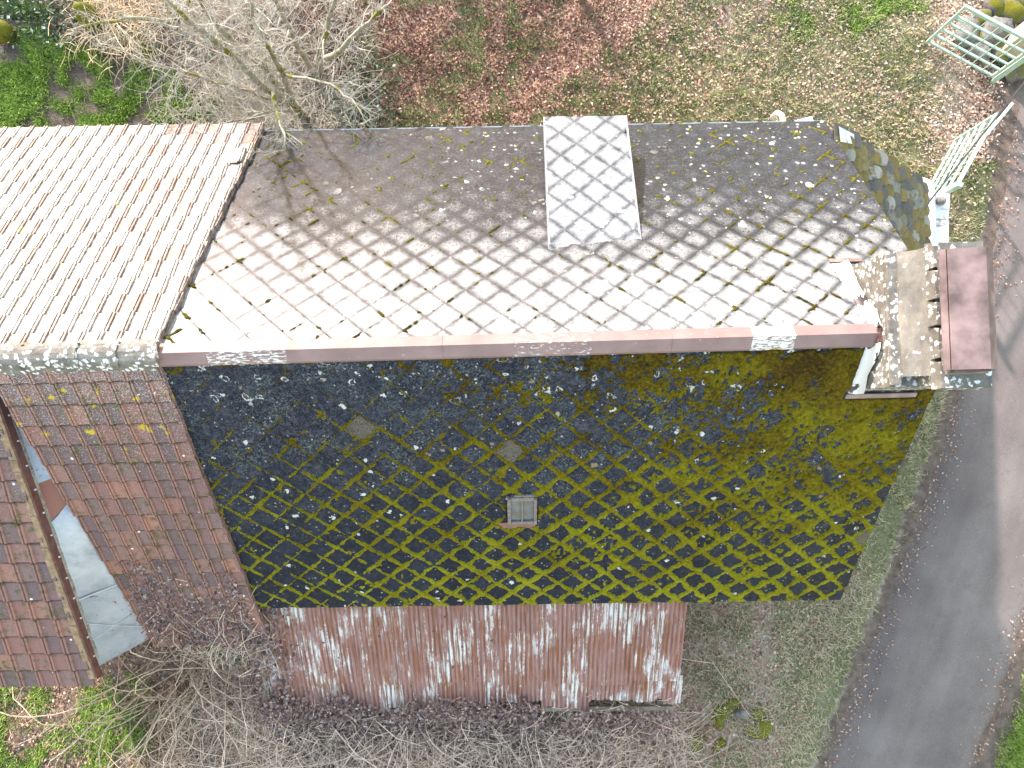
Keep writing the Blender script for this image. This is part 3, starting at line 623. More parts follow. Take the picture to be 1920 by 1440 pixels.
# ridge cap: folded painted sheets, one after another
cuts = [285, 391, 541, 690, 830, 965, 1110, 1262, 1410, 1490, 1640]; peel = [0, .16, .0, .02, 0, .10, .02, 0, .22, -.05]
def on_ridge(px):
    u = (px - 285) / (1790 - 285); return RL + (RR + (-.05, 0, 0) - RL) * u
for n in range(len(cuts) - 1):
    a, b = on_ridge(cuts[n] + (1 if n else 0)), on_ridge(cuts[n + 1] + 4); lift = .003 * (n % 2)
    prof = [(.125, -.060), (.118, -.048), (.0, .052), (-.132, -.052), (-.146, -.095)]; mb = MB(); pk = []
    K = 5
    for q in range(K + 1):
        p = a + (b - a) * q / K; sag = .004 * math.sin(q * 2.1 + n)
        for (yy, zz) in prof: mb.vert(p + (0, yy, zz + .035 + lift + sag))
        for (yy, zz) in prof: mb.vert(p + (0, yy * .97, zz + .031 + lift + sag))
    for q in range(K):
        for r in range(4):
            o_ = q * 10 + r; mb.face((o_, o_ + 1, o_ + 11, o_ + 10)[::-1]); mb.face((o_ + 5, o_ + 6, o_ + 16, o_ + 15))
    for q in (0, K):
        for r in range(4): o_ = q * 10 + r; mb.face((o_, o_ + 5, o_ + 6, o_ + 1) if q == 0 else (o_, o_ + 1, o_ + 6, o_ + 5))
    o = mb.build('ridge_cap', m_cap, house); at_ = o.data.attributes.new('peel', 'FLOAT', 'POINT'); at_.data.foreach_set('value', [peel[n]] * len(mb.v))
    if peel[n] > .2: o['label'] = 'ridge sheet with nearly all its paint gone, whitish'
# gutter on the lit eave
mb = MB(); n_ = 8
gp = [(-.045, 0), (-.035, -.04), (-.01, -.055), (.018, -.04), (.026, .012), (.042, .016)]
for x_ in (-4.2, 5.06):
    for yy, zz in gp: mb.vert((x_, 4.70 + yy, 2.862 + zz))
    for yy, zz in gp: mb.vert((x_, 4.70 + yy * .96 + .002, 2.866 + zz))
for k in range(5):
    mb.face((k, k + 1, 12 + k + 1, 12 + k)); mb.face((6 + k, 18 + k, 18 + k + 1, 6 + k + 1))
mb.face((5, 11, 23, 17)); mb.face((12, 13, 14, 15, 16, 17)); mb.face((0, 1, 2, 3, 4, 5)[::-1]); mb.build('gutter', m_gut, house)
mb = MB(); p = at(1458, 211, 2.3); q = at(1470, 230, 2.75); mb.tube([q, (q + p) / 2 + (0, .01, .05), p, p + (0, .02, -.25)], .045, 8); mb.build('downpipe', m_pvc, house, True)
mb = MB(); p, q = at(1486, 228, 2.6), at(1521, 219, 2.6); mb.hexa([p, q, q + (.03, -.12, 0), p + (0, -.06, 0)], [k + np.array((0, 0, .03)) for k in (p, q, q + (.03, -.12, 0), p + (0, -.06, 0))]); mb.build('soffit_board', m_pvc, house)
# skylight
sky_o = bpy.data.objects.new('skylight', None); col.objects.link(sky_o); sky_o.parent = house; c = PS.P(np.mean(SKY_S), np.mean(SKY_T)); ORG[sky_o.name] = Vector(c); sky_o.location = Vector(c) - ORG[house.name]
def pbox(mb, plane, s0, s1, t0, t1, h0, h1): mb.hexa([plane.P(a, b, h0) for a, b in ((s0, t1), (s1, t1), (s1, t0), (s0, t0))], [plane.P(a, b, h1) for a, b in ((s0, t1), (s1, t1), (s1, t0), (s0, t0))])
s0, s1, t0, t1 = SKY_S[0], SKY_S[1], SKY_T[0], SKY_T[1]
mb = MB(); pbox(mb, PS, s0, s0 + .045, t0, t1, -.02, .085); pbox(mb, PS, s1 - .04, s1, t0, t1, -.02, .085); pbox(mb, PS, s0 + .046, s1 - .041, t0 - .02, t0 + .04, -.02, .075); pbox(mb, PS, s0 + .046, s1 - .041, t1 - .05, t1, -.02, .07)
mb.build('frame', m_frame, sky_o)
mb = MB(); sm = (s0 + s1) / 2; pbox(mb, PS, sm - .011, sm + .011, t0 + .041, t1 - .051, .03, .07); mb.build('glazing_bar', m_frame, sky_o)
for a, b in ((s0 + .046, sm - .012), (sm + .012, s1 - .041)):
    mb = MB(); pbox(mb, PS, a, b, t0 + .041, t1 - .051, .02, .045); mb.build('pane', m_glass, sky_o)
mb = MB(); pbox(mb, PS, s0 - .18, s1 - .02, t1 + .002, t1 + .12, .018, .04); mb.build('apron', m_redmetal, sky_o)
mb = MB(); pbox(mb, PS, s0 + .1, s1 - .03, t0 - .055, t0 - .022, .02, .06); mb.build('head_strip', m_frame, sky_o)

# chimney
ch = bpy.data.objects.new('chimney', None); col.objects.link(ch); ch.parent = house; ORG[ch.name] = Vector((4.5, 1.0, 5.4)); ch.location = ORG[ch.name] - ORG[house.name]
mb = MB(); mb.hexa([(4.06, .22, 5.2), (4.86, .22, 5.2), (4.86, 1.78, 4.9), (4.06, 1.78, 4.9)], [(4.13, .25, 6.30), (4.86, .25, 6.34), (4.86, 1.76, 6.34), (4.13, 1.76, 6.30)]); mb.build('stack', m_lich, ch)
mb = MB(); mb.box((4.19, 1.02, 6.34), (.10, 1.50, .07), jit=.008); mb.build('ledge', m_lich, ch)
# sloping weathered board on the roof side
mb = MB(); rows = []
for q in range(9):
    yy = .36 + (1.75 - .36) * q / 8; b = .014 * math.sin(q * 1.3) ; e = .012 * math.sin(q * 2.2 + 1) + (.03 if q == 8 else 0)
    rows.append([(4.235, yy, 6.40 + b), (4.30, yy, 6.455 + b), (4.40, yy, 6.53 + b * .5 + e * .5), (4.478 + e * .4, yy + .012 * q / 8, 6.62 + e)])
for r in rows:
    for p in r: mb.vert(p)
    for p in r: mb.vert((p[0], p[1], p[2] - .05))
for q in range(8):
    for k in range(3): o_ = q * 8 + k; mb.face((o_, o_ + 1, o_ + 9, o_ + 8)); mb.face((o_ + 4, o_ + 12, o_ + 13, o_ + 5))
    mb.face((q * 8, q * 8 + 8, q * 8 + 12, q * 8 + 4)); mb.face((q * 8 + 3, q * 8 + 7, q * 8 + 15, q * 8 + 11))
for q in (0, 8):
    for k in range(3): o_ = q * 8 + k; mb.face((o_, o_ + 4, o_ + 5, o_ + 1) if q == 0 else (o_, o_ + 1, o_ + 5, o_ + 4))
mb.build('weathering_board', m_slab, ch)
mb = MB(); mb.hexa([(4.44, .24, 6.2), (4.92, .24, 6.2), (4.92, 1.78, 6.2), (4.44, 1.78, 6.2)], [(4.46, .26, 6.60), (4.92, .26, 6.62), (4.92, 1.77, 6.62), (4.46, 1.77, 6.60)]); mb.build('shaft', m_lich, ch)
# crown of uneven stones with dark gaps
yb = [.20, .52, .88, 1.16, 1.50, 1.80]
for k in range(5):
    mb = MB(); y0, y1 = yb[k] + (.004, .012, .003, .010, .004)[k], yb[k + 1] - (.010, .003, .008, .003, .004)[k]; x1 = 5.0 + random.uniform(-.03, .05); x0 = 4.43 + random.uniform(-.02, .02); zt = 6.735 + random.uniform(-.02, .02)
    mb.hexa([(x0, y0, 6.60), (x1, y0, 6.60), (x1, y1, 6.60), (x0, y1, 6.60)], [(x0 + .03, y0 + .015, zt), (x1 - .03, y0 + .02, zt), (x1 - .02, y1 - .015, zt + .01), (x0 + .02, y1 - .02, zt + .01)])
    mb.build('crown_stone', m_lich, ch)
for yy, ww in ((.52, .2), (.83, .12), (1.22, .3), (1.58, .14)):
    mb = MB(); mb.box((4.70, yy - .05, 6.80), (.42, ww, .15), jit=.02); mb.build('cap_support', m_stone, ch)
# folded metal cap
mb = MB(); prof = [(4.415, 6.875), (4.468, 6.905), (4.468, 6.93), (4.83, 6.99), (4.955, 6.90), (4.96, 6.86)]; L = len(prof)
for yy in (.40, 1.665):
    for xx, zz in prof: mb.vert((xx, yy, zz))
    for xx, zz in prof: mb.vert((xx, yy, zz - .012))
for k in range(L - 1): mb.face((k, k + 1, 2 * L + k + 1, 2 * L + k)); mb.face((L + k, 3 * L + k, 3 * L + k + 1, L + k + 1))
for o_ in (0, 2 * L):
    for k in range(L - 1): mb.face((o_ + k, o_ + L + k, o_ + L + k + 1, o_ + k + 1) if o_ == 0 else (o_ + k, o_ + k + 1, o_ + L + k + 1, o_ + L + k))
mb.face((0, 2 * L, 3 * L, L)); mb.face((L - 1, 2 * L - 1, 4 * L - 1, 3 * L - 1)); mb.build('cap', m_chcap, ch)
mb = MB(); mb.hexa([(4.50, .385, 6.86), (4.93, .385, 6.86), (4.93, .398, 6.86), (4.50, .398, 6.86)], [(4.50, .385, 6.925), (4.90, .385, 6.93), (4.90, .398, 6.93), (4.50, .398, 6.925)]); mb.build('cap_end', m_redmetal, ch)
# base flashing: crumpled painted sheets up the slope on both sides of the ridge, strips at the ends
for pl, tt in ((PN, (.07, 1.28)), (PS, (.10, .84))):
    mb = MB(); K = 8; s_b = 8.345
    for q in range(K + 1):
        t = tt[0] + (tt[1] - tt[0]) * q / K; r = random.uniform(-.012, .012); wd = (.02 + .10 * q / K) if pl is PN else .07
        a = pl.P(s_b - wd + r, t, .03); b = pl.P(s_b + .01, t, .045 + random.uniform(0, .02)); c_ = np.array((4.085, b[1], b[2] + .16 + .04 * math.sin(q)))
        for p in (a, b, c_): mb.vert(p)
    for q in range(K):
        for k in range(2): o_ = q * 3 + k; fc = (o_, o_ + 1, o_ + 4, o_ + 3); mb.face(fc if pl is PS else fc[::-1])
    mb.build('flashing', m_flash, ch, True)
mb = MB(); pbox(mb, PN, 8.22, 8.62, 1.30, 1.365, .03, .05); mb.build('flashing_strip', m_chcap, ch)
mb = MB(); pbox(mb, PS, 8.24, 9.10, .845, .91, .03, .05); mb.build('flashing_strip', m_chcap, ch)
mb = MB(); p = on_ridge(1650); mb.box((p[0] + .0, p[1] - .02, p[2] + .06), (.12, .15, .07), jit=.015); mb.build('ridge_end', m_redmetal, ch)

# ------------------------------------------------------------------ red tiled house beside it
TW, TL = .2235, .333
def tile_mesh(mat, cut=None):
    prof = [(-.112, .004), (-.106, .026), (-.086, .029), (-.080, .008), (-.072, .008), (-.066, .028), (-.046, .026), (-.038, .002), (.04, .0), (.10, .004), (.1115, .008)]
    mb = MB(); K = len(prof); y0, y1 = -TL / 2, TL / 2 + .03
    for yy, lift in ((y0, 0), (y1, 0)):
        for xx, zz in prof: mb.vert((xx, yy + (.006 * (1 - (xx / .11) ** 2) * -1 if yy == y0 else 0), zz))
    for xx, zz in prof: mb.vert((xx, y0 + .002, zz - .020))
    for k in range(K - 1): mb.face((k, k + 1, K + k + 1, K + k)); mb.face((2 * K + k, 2 * K + k + 1, k + 1, k))
    a = mb.vert((-.112, y1, -.018)); b = mb.vert((.1115, y1, -.014)); mb.face((0, K, a, 2 * K)); mb.face((K - 1, 3 * K - 1, b, 2 * K - 1))
    me = mb.mesh('roof_tile', [mat, m_tedge]); mi = [1 if (i_ % 2 == 1 and i_ < 2 * (K - 1)) or i_ >= 2 * (K - 1) else 0 for i_ in range(len(mb.f))]; me.polygons.foreach_set('material_index', mi)
    rb = [1.0 if (k % K) in (1, 2, 5, 6) else 0.0 for k in range(3 * K)] + [0, 0]; uvl = me.uv_layers.new(name='UVMap'); uvl.data.foreach_set('uv', [q for lp in me.loops for q in (me.vertices[lp.vertex_index].co.x / .112, me.vertices[lp.vertex_index].co.y / TL * 2)]); a = me.attributes.new('rib', 'FLOAT', 'POINT'); a.data.foreach_set('value', rb); return me
m_tedge = m_plain('tile_edge_shade_dirt', (.07, .04, .03), .95, .1, .4, 20)  # dark tile ends: shade of the laps painted in along with dirt
TMESH = {k: tile_mesh(m) for k, m in (('N', m_tileN), ('S', m_tileS))}
def tile_field(plane, key, s_from, s_to, T=None, skip=0):
    out = []; nj = int(math.ceil((T or plane.T) / TL - .2))
    cols = np.arange(s_to - TW / 2, s_from - .02, -TW) if True else None
    for j in range(nj):
        t = (j + .5) * TL
        for s in cols:
            ss = s + random.gauss(0, .002) + .006 * math.sin(j * 1.7)
            M_ = plane.frame(ss, t, .034 + random.uniform(0, .006), -.085 + random.gauss(0, .008), random.gauss(0, .010)); pos = plane.P(ss, t); px = to_px(pos)[0]
            inv = -15 < px[0] < 1935 and -15 < px[1] < 1450; view = np.array([0, 0, CAM_Z]) - pos; d = np.linalg.norm(view)
            out.append((float(view @ plane.nrm()) / d ** 3 if inv else 0, M_, key))
    return out
def lay_tiles(parent, recs, limit):
    recs = sorted(recs, key=lambda r: -r[0]); po = ORG[parent.name]; V = []; F = []; MI = []; RN = []; RB = []; UV = []; nb = 0
    for n, (k, M_, key) in enumerate(recs):
        if n < limit:
            o = bpy.data.objects.new('roof_tile', TMESH[key]); col.objects.link(o); o.parent = parent; o.matrix_basis = Matrix.Translation(-po) @ M_
        else:
            me = TMESH[key]; V += [M_ @ v_.co for v_ in me.vertices]; F += [tuple(i_ + nb for i_ in p_.vertices) for p_ in me.polygons]
            MI += [2 if p_.material_index else (0 if key == 'N' else 1) for p_ in me.polygons]; RB += [d_.value for d_ in me.attributes['rib'].data]; UV += [tuple(u_.uv) for u_ in me.uv_layers[0].data]; RN += [random.random()] * len(me.vertices); nb += len(me.vertices)
    if V:
        mb = MB(); mb.v = [tuple(q) for q in V]; mb.f = F; mb.mi = MI; mb.uv = [None] * len(F); o = mb.build('roof_tiles', [m_tileN, m_tileS, m_tedge], parent, kind='stuff'); ul = o.data.uv_layers.new(name='UVMap'); ul.data.foreach_set('uv', [q for u_ in UV for q in u_]); a = o.data.attributes.new('rib', 'FLOAT', 'POINT'); a.data.foreach_set('value', RB)
        a = o.data.attributes.new('rnd', 'FLOAT', 'POINT'); a.data.foreach_set('value', RN)
thouse = thing('tile_house', (-6.6, .8, 0), 'house with faded red clay tile roof joined to the left end of the slate house', 'house')
XW = -9.6; k_ = lambda X_, A, B: A + (B - A) * ((X_ - A[0]) / (B[0] - A[0]))
up = np.array((0, 0, .065)); XE = -4.20
PTN = Plane(k_(XW, RL, RR) + up, k_(XE, RL, RR) + up, k_(XW, NL, NR) + up + (0, .06, -.05), k_(XE + .03, NL, NR) + up + (0, .06, -.05), True)
ext = 1.19
sl = lambda X_: k_(X_, RL, RR) + (k_(X_, SL, SR) - k_(X_, RL, RR)) * ext
PTS = Plane(k_(-6.18, RL, RR) + up, k_(XE, RL, RR) + up, sl(-6.15) + up, sl(XE - .04) + up, False)
mb = MB()
for p in (PTN, PTS):
    q = [p.P(.0, 0, -.006), p.P(p.L - .015, 0, -.006), p.P(p.L - .015, p.T - .02, -.006), p.P(0, p.T - .02, -.006)]; mb.hexa([a - p.nrm() * .05 for a in q], q)
mb.build('roof_deck', m_deck, thouse)
w = MB(); gable_wall(w, -9.55, -4.32, 4.45, -3.1, 5.98, 2.6, .75); w.build('wall', m_wall, thouse)
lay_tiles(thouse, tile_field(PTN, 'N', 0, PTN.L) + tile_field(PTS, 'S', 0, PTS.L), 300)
# the loose tile sticking out of the verge
mb = MB(); M_ = PTN.frame(PTN.L - .16, 4.28, .075, -.10, .02); me_o = bpy.data.objects.new('loose_tile', TMESH['N']); col.objects.link(me_o); me_o.parent = thouse; me_o.matrix_basis = Matrix.Translation(-ORG[thouse.name]) @ M_; me_o['label'] = 'slipped tile lifted out of the verge'
# verge mortar / tile edges
for pl, m_, nm in ((PTN, m_tileN, 'verge'), (PTS, m_tileS, 'verge')):
    mb = MB(); K = 15
    for q in range(K):
        a, b = pl.T * q / K + .003, pl.T * (q + 1) / K - .003; j = random.uniform(-.012, .012)
        pbox(mb, pl, pl.L - .03, pl.L + .012 + j, a, b, -.03, .045 + random.uniform(-.01, .008))
    mb.build(nm, m_, thouse)
mb = MB(); pbox(mb, PTS, -.035, .0, 0, PTS.T, -.06, .03); mb.build('verge', m_plain('orange_mortar', (.20, .075, .025), .9, .1, .45, 9), thouse)
# clay ridge tiles bedded in mortar
rx = [-9.4, -8.75, -8.1, -7.46, -6.95, -6.25, -5.75, -5.08, -4.62, -4.17]
for n in range(len(rx) - 1):
    mb = MB(); K = 7; x0, x1 = rx[n], rx[n + 1] + .012
    for xx, rr in ((x0, .112), (x1 - .09, .118), (x1 - .088, .132), (x1, .134)):
        c = k_(xx, RL, RR)
        for k in range(K + 1):
            an = math.pi * (k / K); mb.vert((xx + random.uniform(-.004, .004), c[1] + math.cos(an) * rr * 1.15, c[2] + .055 + math.sin(an) * rr * .75 + random.uniform(-.006, .006) + .012 * math.sin(n * 2.3)))
    for q in range(3):
        for k in range(K): o_ = q * (K + 1) + k; mb.face((o_, o_ + K + 1, o_ + K + 2, o_ + 1)[::-1])
    mb.face(list(range(K + 1))); mb.face(list(range(3 * K + 3, 4 * K + 4))[::-1]); mb.build('ridge_tile', m_lich, thouse)
for sgn in (1, -1):
    mb = MB(); pts = []; K = 60
    for q in range(K + 1):
        xx = -9.5 + (9.5 - 4.2) * q / K; c = k_(xx, RL, RR); r = random.uniform(-.02, .02)
        pts.append(((xx, c[1] + sgn * .12, c[2] + .07), (xx, c[1] + sgn * (.185 + r), c[2] - .075 + .06 + .0)))
    for q in range(K):
        (a, b), (c_, d_) = pts[q], pts[q + 1]; mb.poly([a, c_, d_, b] if sgn < 0 else [a, b, d_, c_])
    mb.build('mortar_bed', m_lich, thouse)

# ------------------------------------------------------------------ lower-pitched barn on the left
barn = thing('tile_barn', (-7.8, -1.6, 0), 'barn with low pitched brown tile roof cut off by the left picture edge', 'barn')
bz = lambda yy: 5.50 + (yy - .15) * .5095
XB = -6.54; bt, bb = .75, -3.90
PB = Plane((-9.3, bt, bz(bt)), (XB, bt, bz(bt)), (-9.3, bb, bz(bb)), (XB, bb, bz(bb)), False)
TW0 = TW; TW = .286; TL0 = TL; TL = .335
def wide_tile():
    me = TMESH['S'].copy()
    for v_ in me.vertices: v_.co.x *= .286 / .2235
    return me
TMESH['B'] = wide_tile(); lay_tiles(barn, tile_field(PB, 'B', 0, PB.L), 300); TW, TL = TW0, TL0
mb = MB(); q = [PB.P(0, 0, -.006), PB.P(PB.L, 0, -.006), PB.P(PB.L, PB.T - .02, -.006), PB.P(0, PB.T - .02, -.006)]; mb.hexa([a - PB.nrm() * .06 for a in q], q); mb.build('roof_deck', m_deck, barn)
mb = MB(); K = 30
for q in range(K):
    a, b = PB.T * q / K, PB.T * (q + 1) / K; pbox(mb, PB, PB.L - .055 + random.uniform(-.012, .012), PB.L + .035, a, b, -.02, .052 + random.uniform(-.008, .008))
mb.build('verge_mortar', m_mortar, barn)
mb = MB(); n = PB.nrm(); q = [PB.P(PB.L + .037, .0, .03), PB.P(PB.L + .055, .0, .03), PB.P(PB.L + .055, PB.T + .03, .03), PB.P(PB.L + .037, PB.T + .03, .03)]; mb.hexa([np.array(a) - (0, 0, .15) for a in q], q); mb.build('bargeboard', m_redmetal, barn)
mb = MB(); mb.hexa([(-9.25, -3.75, -.3), (-6.48, -3.75, -.3), (-6.48, .7, -.3), (-9.25, .7, -.3)], [(-9.25, -3.75, bz(-3.75) - .1), (-6.48, -3.75, bz(-3.75) - .1), (-6.48, .7, bz(.7) - .1), (-9.25, .7, bz(.7) - .1)]); mb.build('wall', m_wall, barn)
# metal sheets covering the step between the barn and the lower roof
def zr_s(yy): return float(np.interp(-yy, [-.75, 3.04 + .7], [6.15, 6.15 - (3.79 + .7) * .8645])) + .05
for (ya, yb_, rust, bul, sl0, sl1) in ((.72, -.85, .08, 0, 0, .12), (-.83, -1.42, .40, 0, .12, .38), (-1.40, -2.62, -.03, .01, .38, -.15), (-2.59, -3.66, .03, .012, -.15, 0)):
    mb = MB(); K = 10; ra = []; J = 4
    for q in range(K + 1):
        yy = ya + (yb_ - ya) * q / K; top = np.array((-6.50, yy, bz(yy) - .15)); yq = yy + sl0 + (sl1 - sl0) * q / K; bot = np.array((-6.17, yq, zr_s(yq))) ; bot[2] = min(bot[2], top[2] - .01)
        if yb_ < -3.5 and q == K: top[1] -= .10; bot[1] += .05
        for k in range(J + 1):
            p = top + (bot - top) * k / J; p[0] += bul * math.sin(k * 1.7 + q) + (.02 if bul else 0); mb.vert(p); ra.append(rust + (.30 if (k == J and rust > 0) else 0) + (.12 if (.05 < rust < .3 and k >= 3) else 0))
    for q in range(K):
        for k in range(J): o_ = q * (J + 1) + k; mb.face((o_, o_ + 1, o_ + J + 2, o_ + J + 1)[::-1])
    o = mb.build('metal_sheet', m_zinc, barn, True); a = o.data.attributes.new('rustiness', 'FLOAT', 'POINT'); a.data.foreach_set('value', ra)

for (y0, y1, w_) in ((-2.62, -2.50, .012), (-3.02, -3.40, .006), (-3.30, -3.05, .006)):
    mb = MB(); pts = []
    for q in range(6):
        u = q / 5; yy = y0 + (y1 - y0) * u; zt = bz(yy) - .15; zb = zr_s(yy); pts.append((-6.50 + .33 * u + .025, yy, zt + (zb - zt) * u + .01))
    mb.tube(pts, w_, 5); mb.build('sheet_seam', m_gut, barn)
for q in range(13):
    yy = .4 - q * .33; mb = MB(); mb.box((XB + .062, yy, bz(yy) - .06), (.016, .022, .022)); mb.build('nail_head', m_pvc, barn)
# ------------------------------------------------------------------ tin lean-to on the mossy side
shed = thing('tin_lean_to', (-.9, -4.2, 0), 'lean-to roofed with rusty pink and white corrugated tin under the mossy eave', 'lean-to')
tz = lambda yy: 2.70 + (yy + 3.0) * .47
def corr_sheet(x0, x1, y0, y1, dz, ragged=0):
    V = []; F = []; st = .076 / 8; xs = np.arange(x0, x1 + st / 2, st); ys = np.linspace(y0, y1, 7); ph = 2 * np.pi * xs / .076
    for q, yy in enumerate(ys):
        ye = yy + (ragged * (vnoise(xs * 9, xs * 0, 5) - .5) if q == 6 else 0)
        V.append(np.stack([xs, np.full_like(xs, 0) + ye, tz(ye) + dz + .0135 * np.cos(ph) + .006 * np.sin(yy * 3 + x0 * 5)], 1))
    n = len(xs); V = np.concatenate(V); i = np.arange(7 * n).reshape(7, n); F = np.stack([i[:-1, :-1].ravel(), i[1:, :-1].ravel(), i[1:, 1:].ravel(), i[:-1, 1:].ravel()], 1); return V, F
xe = np.linspace(-4.45, 2.60, 10)
for k in range(9):
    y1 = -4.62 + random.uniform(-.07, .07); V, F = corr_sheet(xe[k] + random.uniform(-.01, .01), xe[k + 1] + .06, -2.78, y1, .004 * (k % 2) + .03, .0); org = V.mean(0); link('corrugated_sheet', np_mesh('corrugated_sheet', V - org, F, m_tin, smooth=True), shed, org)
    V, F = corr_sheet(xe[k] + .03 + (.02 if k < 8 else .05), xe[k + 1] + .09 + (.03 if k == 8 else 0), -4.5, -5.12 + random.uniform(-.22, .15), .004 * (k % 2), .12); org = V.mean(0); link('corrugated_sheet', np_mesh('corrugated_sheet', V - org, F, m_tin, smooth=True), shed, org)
for yy in (-3.2, -4.55, -5.2):
    mb = MB(); mb.box((-.9, yy, tz(yy) - .07), (7.0, .07, .09)); mb.build('purlin', m_wood, shed)
for xx in (-4.2, -2, .2, 2.4):
    mb = MB(); mb.box((xx, -5.15, (tz(-5.15) - .12) / 2), (.1, .1, tz(-5.15) - .12)); mb.build('post', m_wood, shed)
mb = MB(); mb.hexa([(-4.47, -3.0, 1.9), (-4.40, -3.0, 1.9), (-4.40, -5.3, 1.0), (-4.47, -5.3, 1.0)], [(-4.47, -3.0, 2.78), (-4.40, -3.0, 2.78), (-4.40, -5.3, tz(-5.3) + .08), (-4.47, -5.3, tz(-5.3) + .08)]); mb.build('side_board', m_wood, shed)

# ------------------------------------------------------------------ old outhouse at the gable, white wall, ball, gates
outh = thing('outhouse', (6.1, 2.4, 0), 'small outhouse roofed with ochre lichened scale slates against the right gable', 'outhouse')
A0, A1 = np.array((5.06, .55, 3.25)), np.array((5.06, 4.45, 3.25)); B0, B1 = np.array((7.28, .55, 1.75)), np.array((7.28, 4.02, 1.75))
PO = Plane(A1, A0, B1, B0, False)
mb = MB(); q = [PO.P(0, 0, -.005), PO.P(PO.L, 0, -.005), PO.P(PO.L, PO.T, -.005), PO.P(0, PO.T, -.005)]; mb.hexa([a - PO.nrm() * .06 for a in q], q); mb.build('roof_deck', m_deck, outh)
mb = MB(); mb.hexa([(5.0, .7, -.3), (7.15, .7, -.3), (7.15, 3.9, -.3), (5.0, 3.9, -.3)], [(5.0, .7, 3.1), (7.15, .7, 1.72), (7.15, 3.9, 1.72), (5.0, 4.1, 3.1)]); mb.build('wall', m_wall, outh)
def scale_mesh(v):
    w_, l_ = .125 * random.uniform(.85, 1.05), .30; mb = MB(); poly = [(-w_, .17), (-w_, -.05)] + [(w_ * math.cos(a) * random.uniform(.93, 1.04), -.05 + .085 * math.sin(a) * random.uniform(.85, 1.1)) for a in np.linspace(math.pi, 2 * math.pi, 7)] + [(w_, -.05), (w_, .17)]
    slate_prism(mb, poly, .014); return mb.mesh('scale_slate', m_olds)
SC = [scale_mesh(k) for k in range(5)]
for j in range(14):
    t = .10 + j * .195
    if t > PO.T + .05: break
    for i_ in range(17):
        s = .02 + (i_ + .5 * (j % 2)) * .215 + random.gauss(0, .015)
        if s > PO.L - .1 or s > 3.4: continue
        M_ = PO.frame(s, t, .02 + random.uniform(0, .018), -.10 + random.gauss(0, .03), random.gauss(0, .06)); o = bpy.data.objects.new('scale_slate', random.choice(SC)); col.objects.link(o); o.parent = outh; o.matrix_basis = Matrix.Translation(-ORG[outh.name]) @ M_
mb = MB(); p0, p1, p2, p3 = PO.P(-.02, .0, .05), PO.P(-.05, .42, .05), PO.P(.12, .42, .055), PO.P(.22, .02, .055); mb.hexa([np.array(a) - (0, 0, .008) for a in (p0, p1, p2, p3)], [p0, p1, p2, p3]); mb.build('lead_patch', m_gut, outh)
wall = thing('whitewashed_wall', (7.75, 3.1, 0), 'low whitewashed wall with a cracked top between outhouse and lower gate', 'wall')
def wallbox(nm, pts, z, mat):
    mb = MB(); lo = [(p[0], p[1], -.3) for p in pts]; hi = [(p[0], p[1], z + random.uniform(-.01, .01)) for p in pts]; mb.hexa(lo, hi); return mb.build(nm, mat, wall)
wallbox('wall_strip', [(7.34, 1.9), (7.66, 1.9), (7.66, 4.18), (7.34, 4.30)], 1.42, m_white); wallbox('wall_strip', [(7.70, 1.9), (7.95, 1.9), (7.99, 3.5), (8.04, 3.98), (7.70, 4.08)], 1.28, m_white)
mb = MB(); mb.box((7.68, 3.1, .62), (.06, 2.3, 1.24)); mb.build('crack_fill', m_wood, wall)
def rock(name, c, r, mat, label, cat, group=None, sq=(1, 1, 1), seed=0, parent=None, rough=.35):
    import bmesh as bm_; b = bm_.new(); bm_.ops.create_icosphere(b, subdivisions=3, radius=1)
    for v_ in b.verts:
        p = v_.co; d = 1 + rough * (float(fbm(np.array(p.x * 1.3 + seed * 3.1), np.array(p.y * 1.3 + p.z * 1.7), seed + 3)) - .5) * 2 + rough * .3 * (float(vnoise(np.array(p.x * 4 + seed), np.array(p.z * 4 + p.y * 3), seed)) - .5)
        v_.co = Vector((p.x * sq[0], p.y * sq[1], p.z * sq[2])) * r * d
    me = bpy.data.meshes.new(name); b.to_mesh(me); b.free(); me.materials.append(mat); me.polygons.foreach_set('use_smooth', [True] * len(me.polygons))
    o = bpy.data.objects.new(name, me); col.objects.link(o); o.location = Vector([float(q) for q in c]); o.rotation_euler = (0, 0, seed * 1.3); return tag(o, label, cat, group)
rock('stone_ball', (7.82, 3.83, 1.35), .085, stone_mat('ball_stone', .1, .2), 'round grey stone ball sitting on the end of the whitewashed wall', 'stone ball', seed=5, rough=.05)
def gate(hx, hy, tx, ty, label, post_side):
    g = thing('metal_gate', (hx, hy, 0), label, 'gate', 'pale green metal gates of the entrance')
    a, b = Vector((hx, hy, 0)), Vector((tx, ty, 0)); d = (b - a).normalized(); rot = Matrix((d, Vector((-d.y, d.x, 0)), Vector((0, 0, 1)))).transposed(); L = (b - a).length
    def bar(nm, c, size): 
        mb = MB(); mb.box(c, size, rot); return mb.build(nm, m_gate, g)
    mid = (a + b) / 2
    for zz, th in ((.14, .04), (.38, .032), (.60, .032), (.82, .032), (1.06, .032), (1.35, .06)): bar('rail', (mid.x, mid.y, zz), (L, .04 if th < .05 else .055, th))
    for p in (a, b): bar('stile', (p.x, p.y, .745), (.045, .05, 1.26))
    p = a - d * .10; bar('post', (p.x, p.y, .75), (.08, .08, 1.5))
    for k in range(5):
        c = a + d * L * (k + 1) / 6; bar('brace_rod', (c.x, c.y, .745), (.014, .014, 1.2))
    p = b - d * .12; bar('latch', (p.x, p.y, 1.0), (.16, .03, .03))
gate(8.151, 4.172, 8.90, 5.435, 'pale green barred metal gate hinged on the whitewashed wall, cable above it', 1)
gate(9.70, 6.745, 8.42, 7.495, 'pale green barred metal gate at the top right corner over mossy stones', 1)
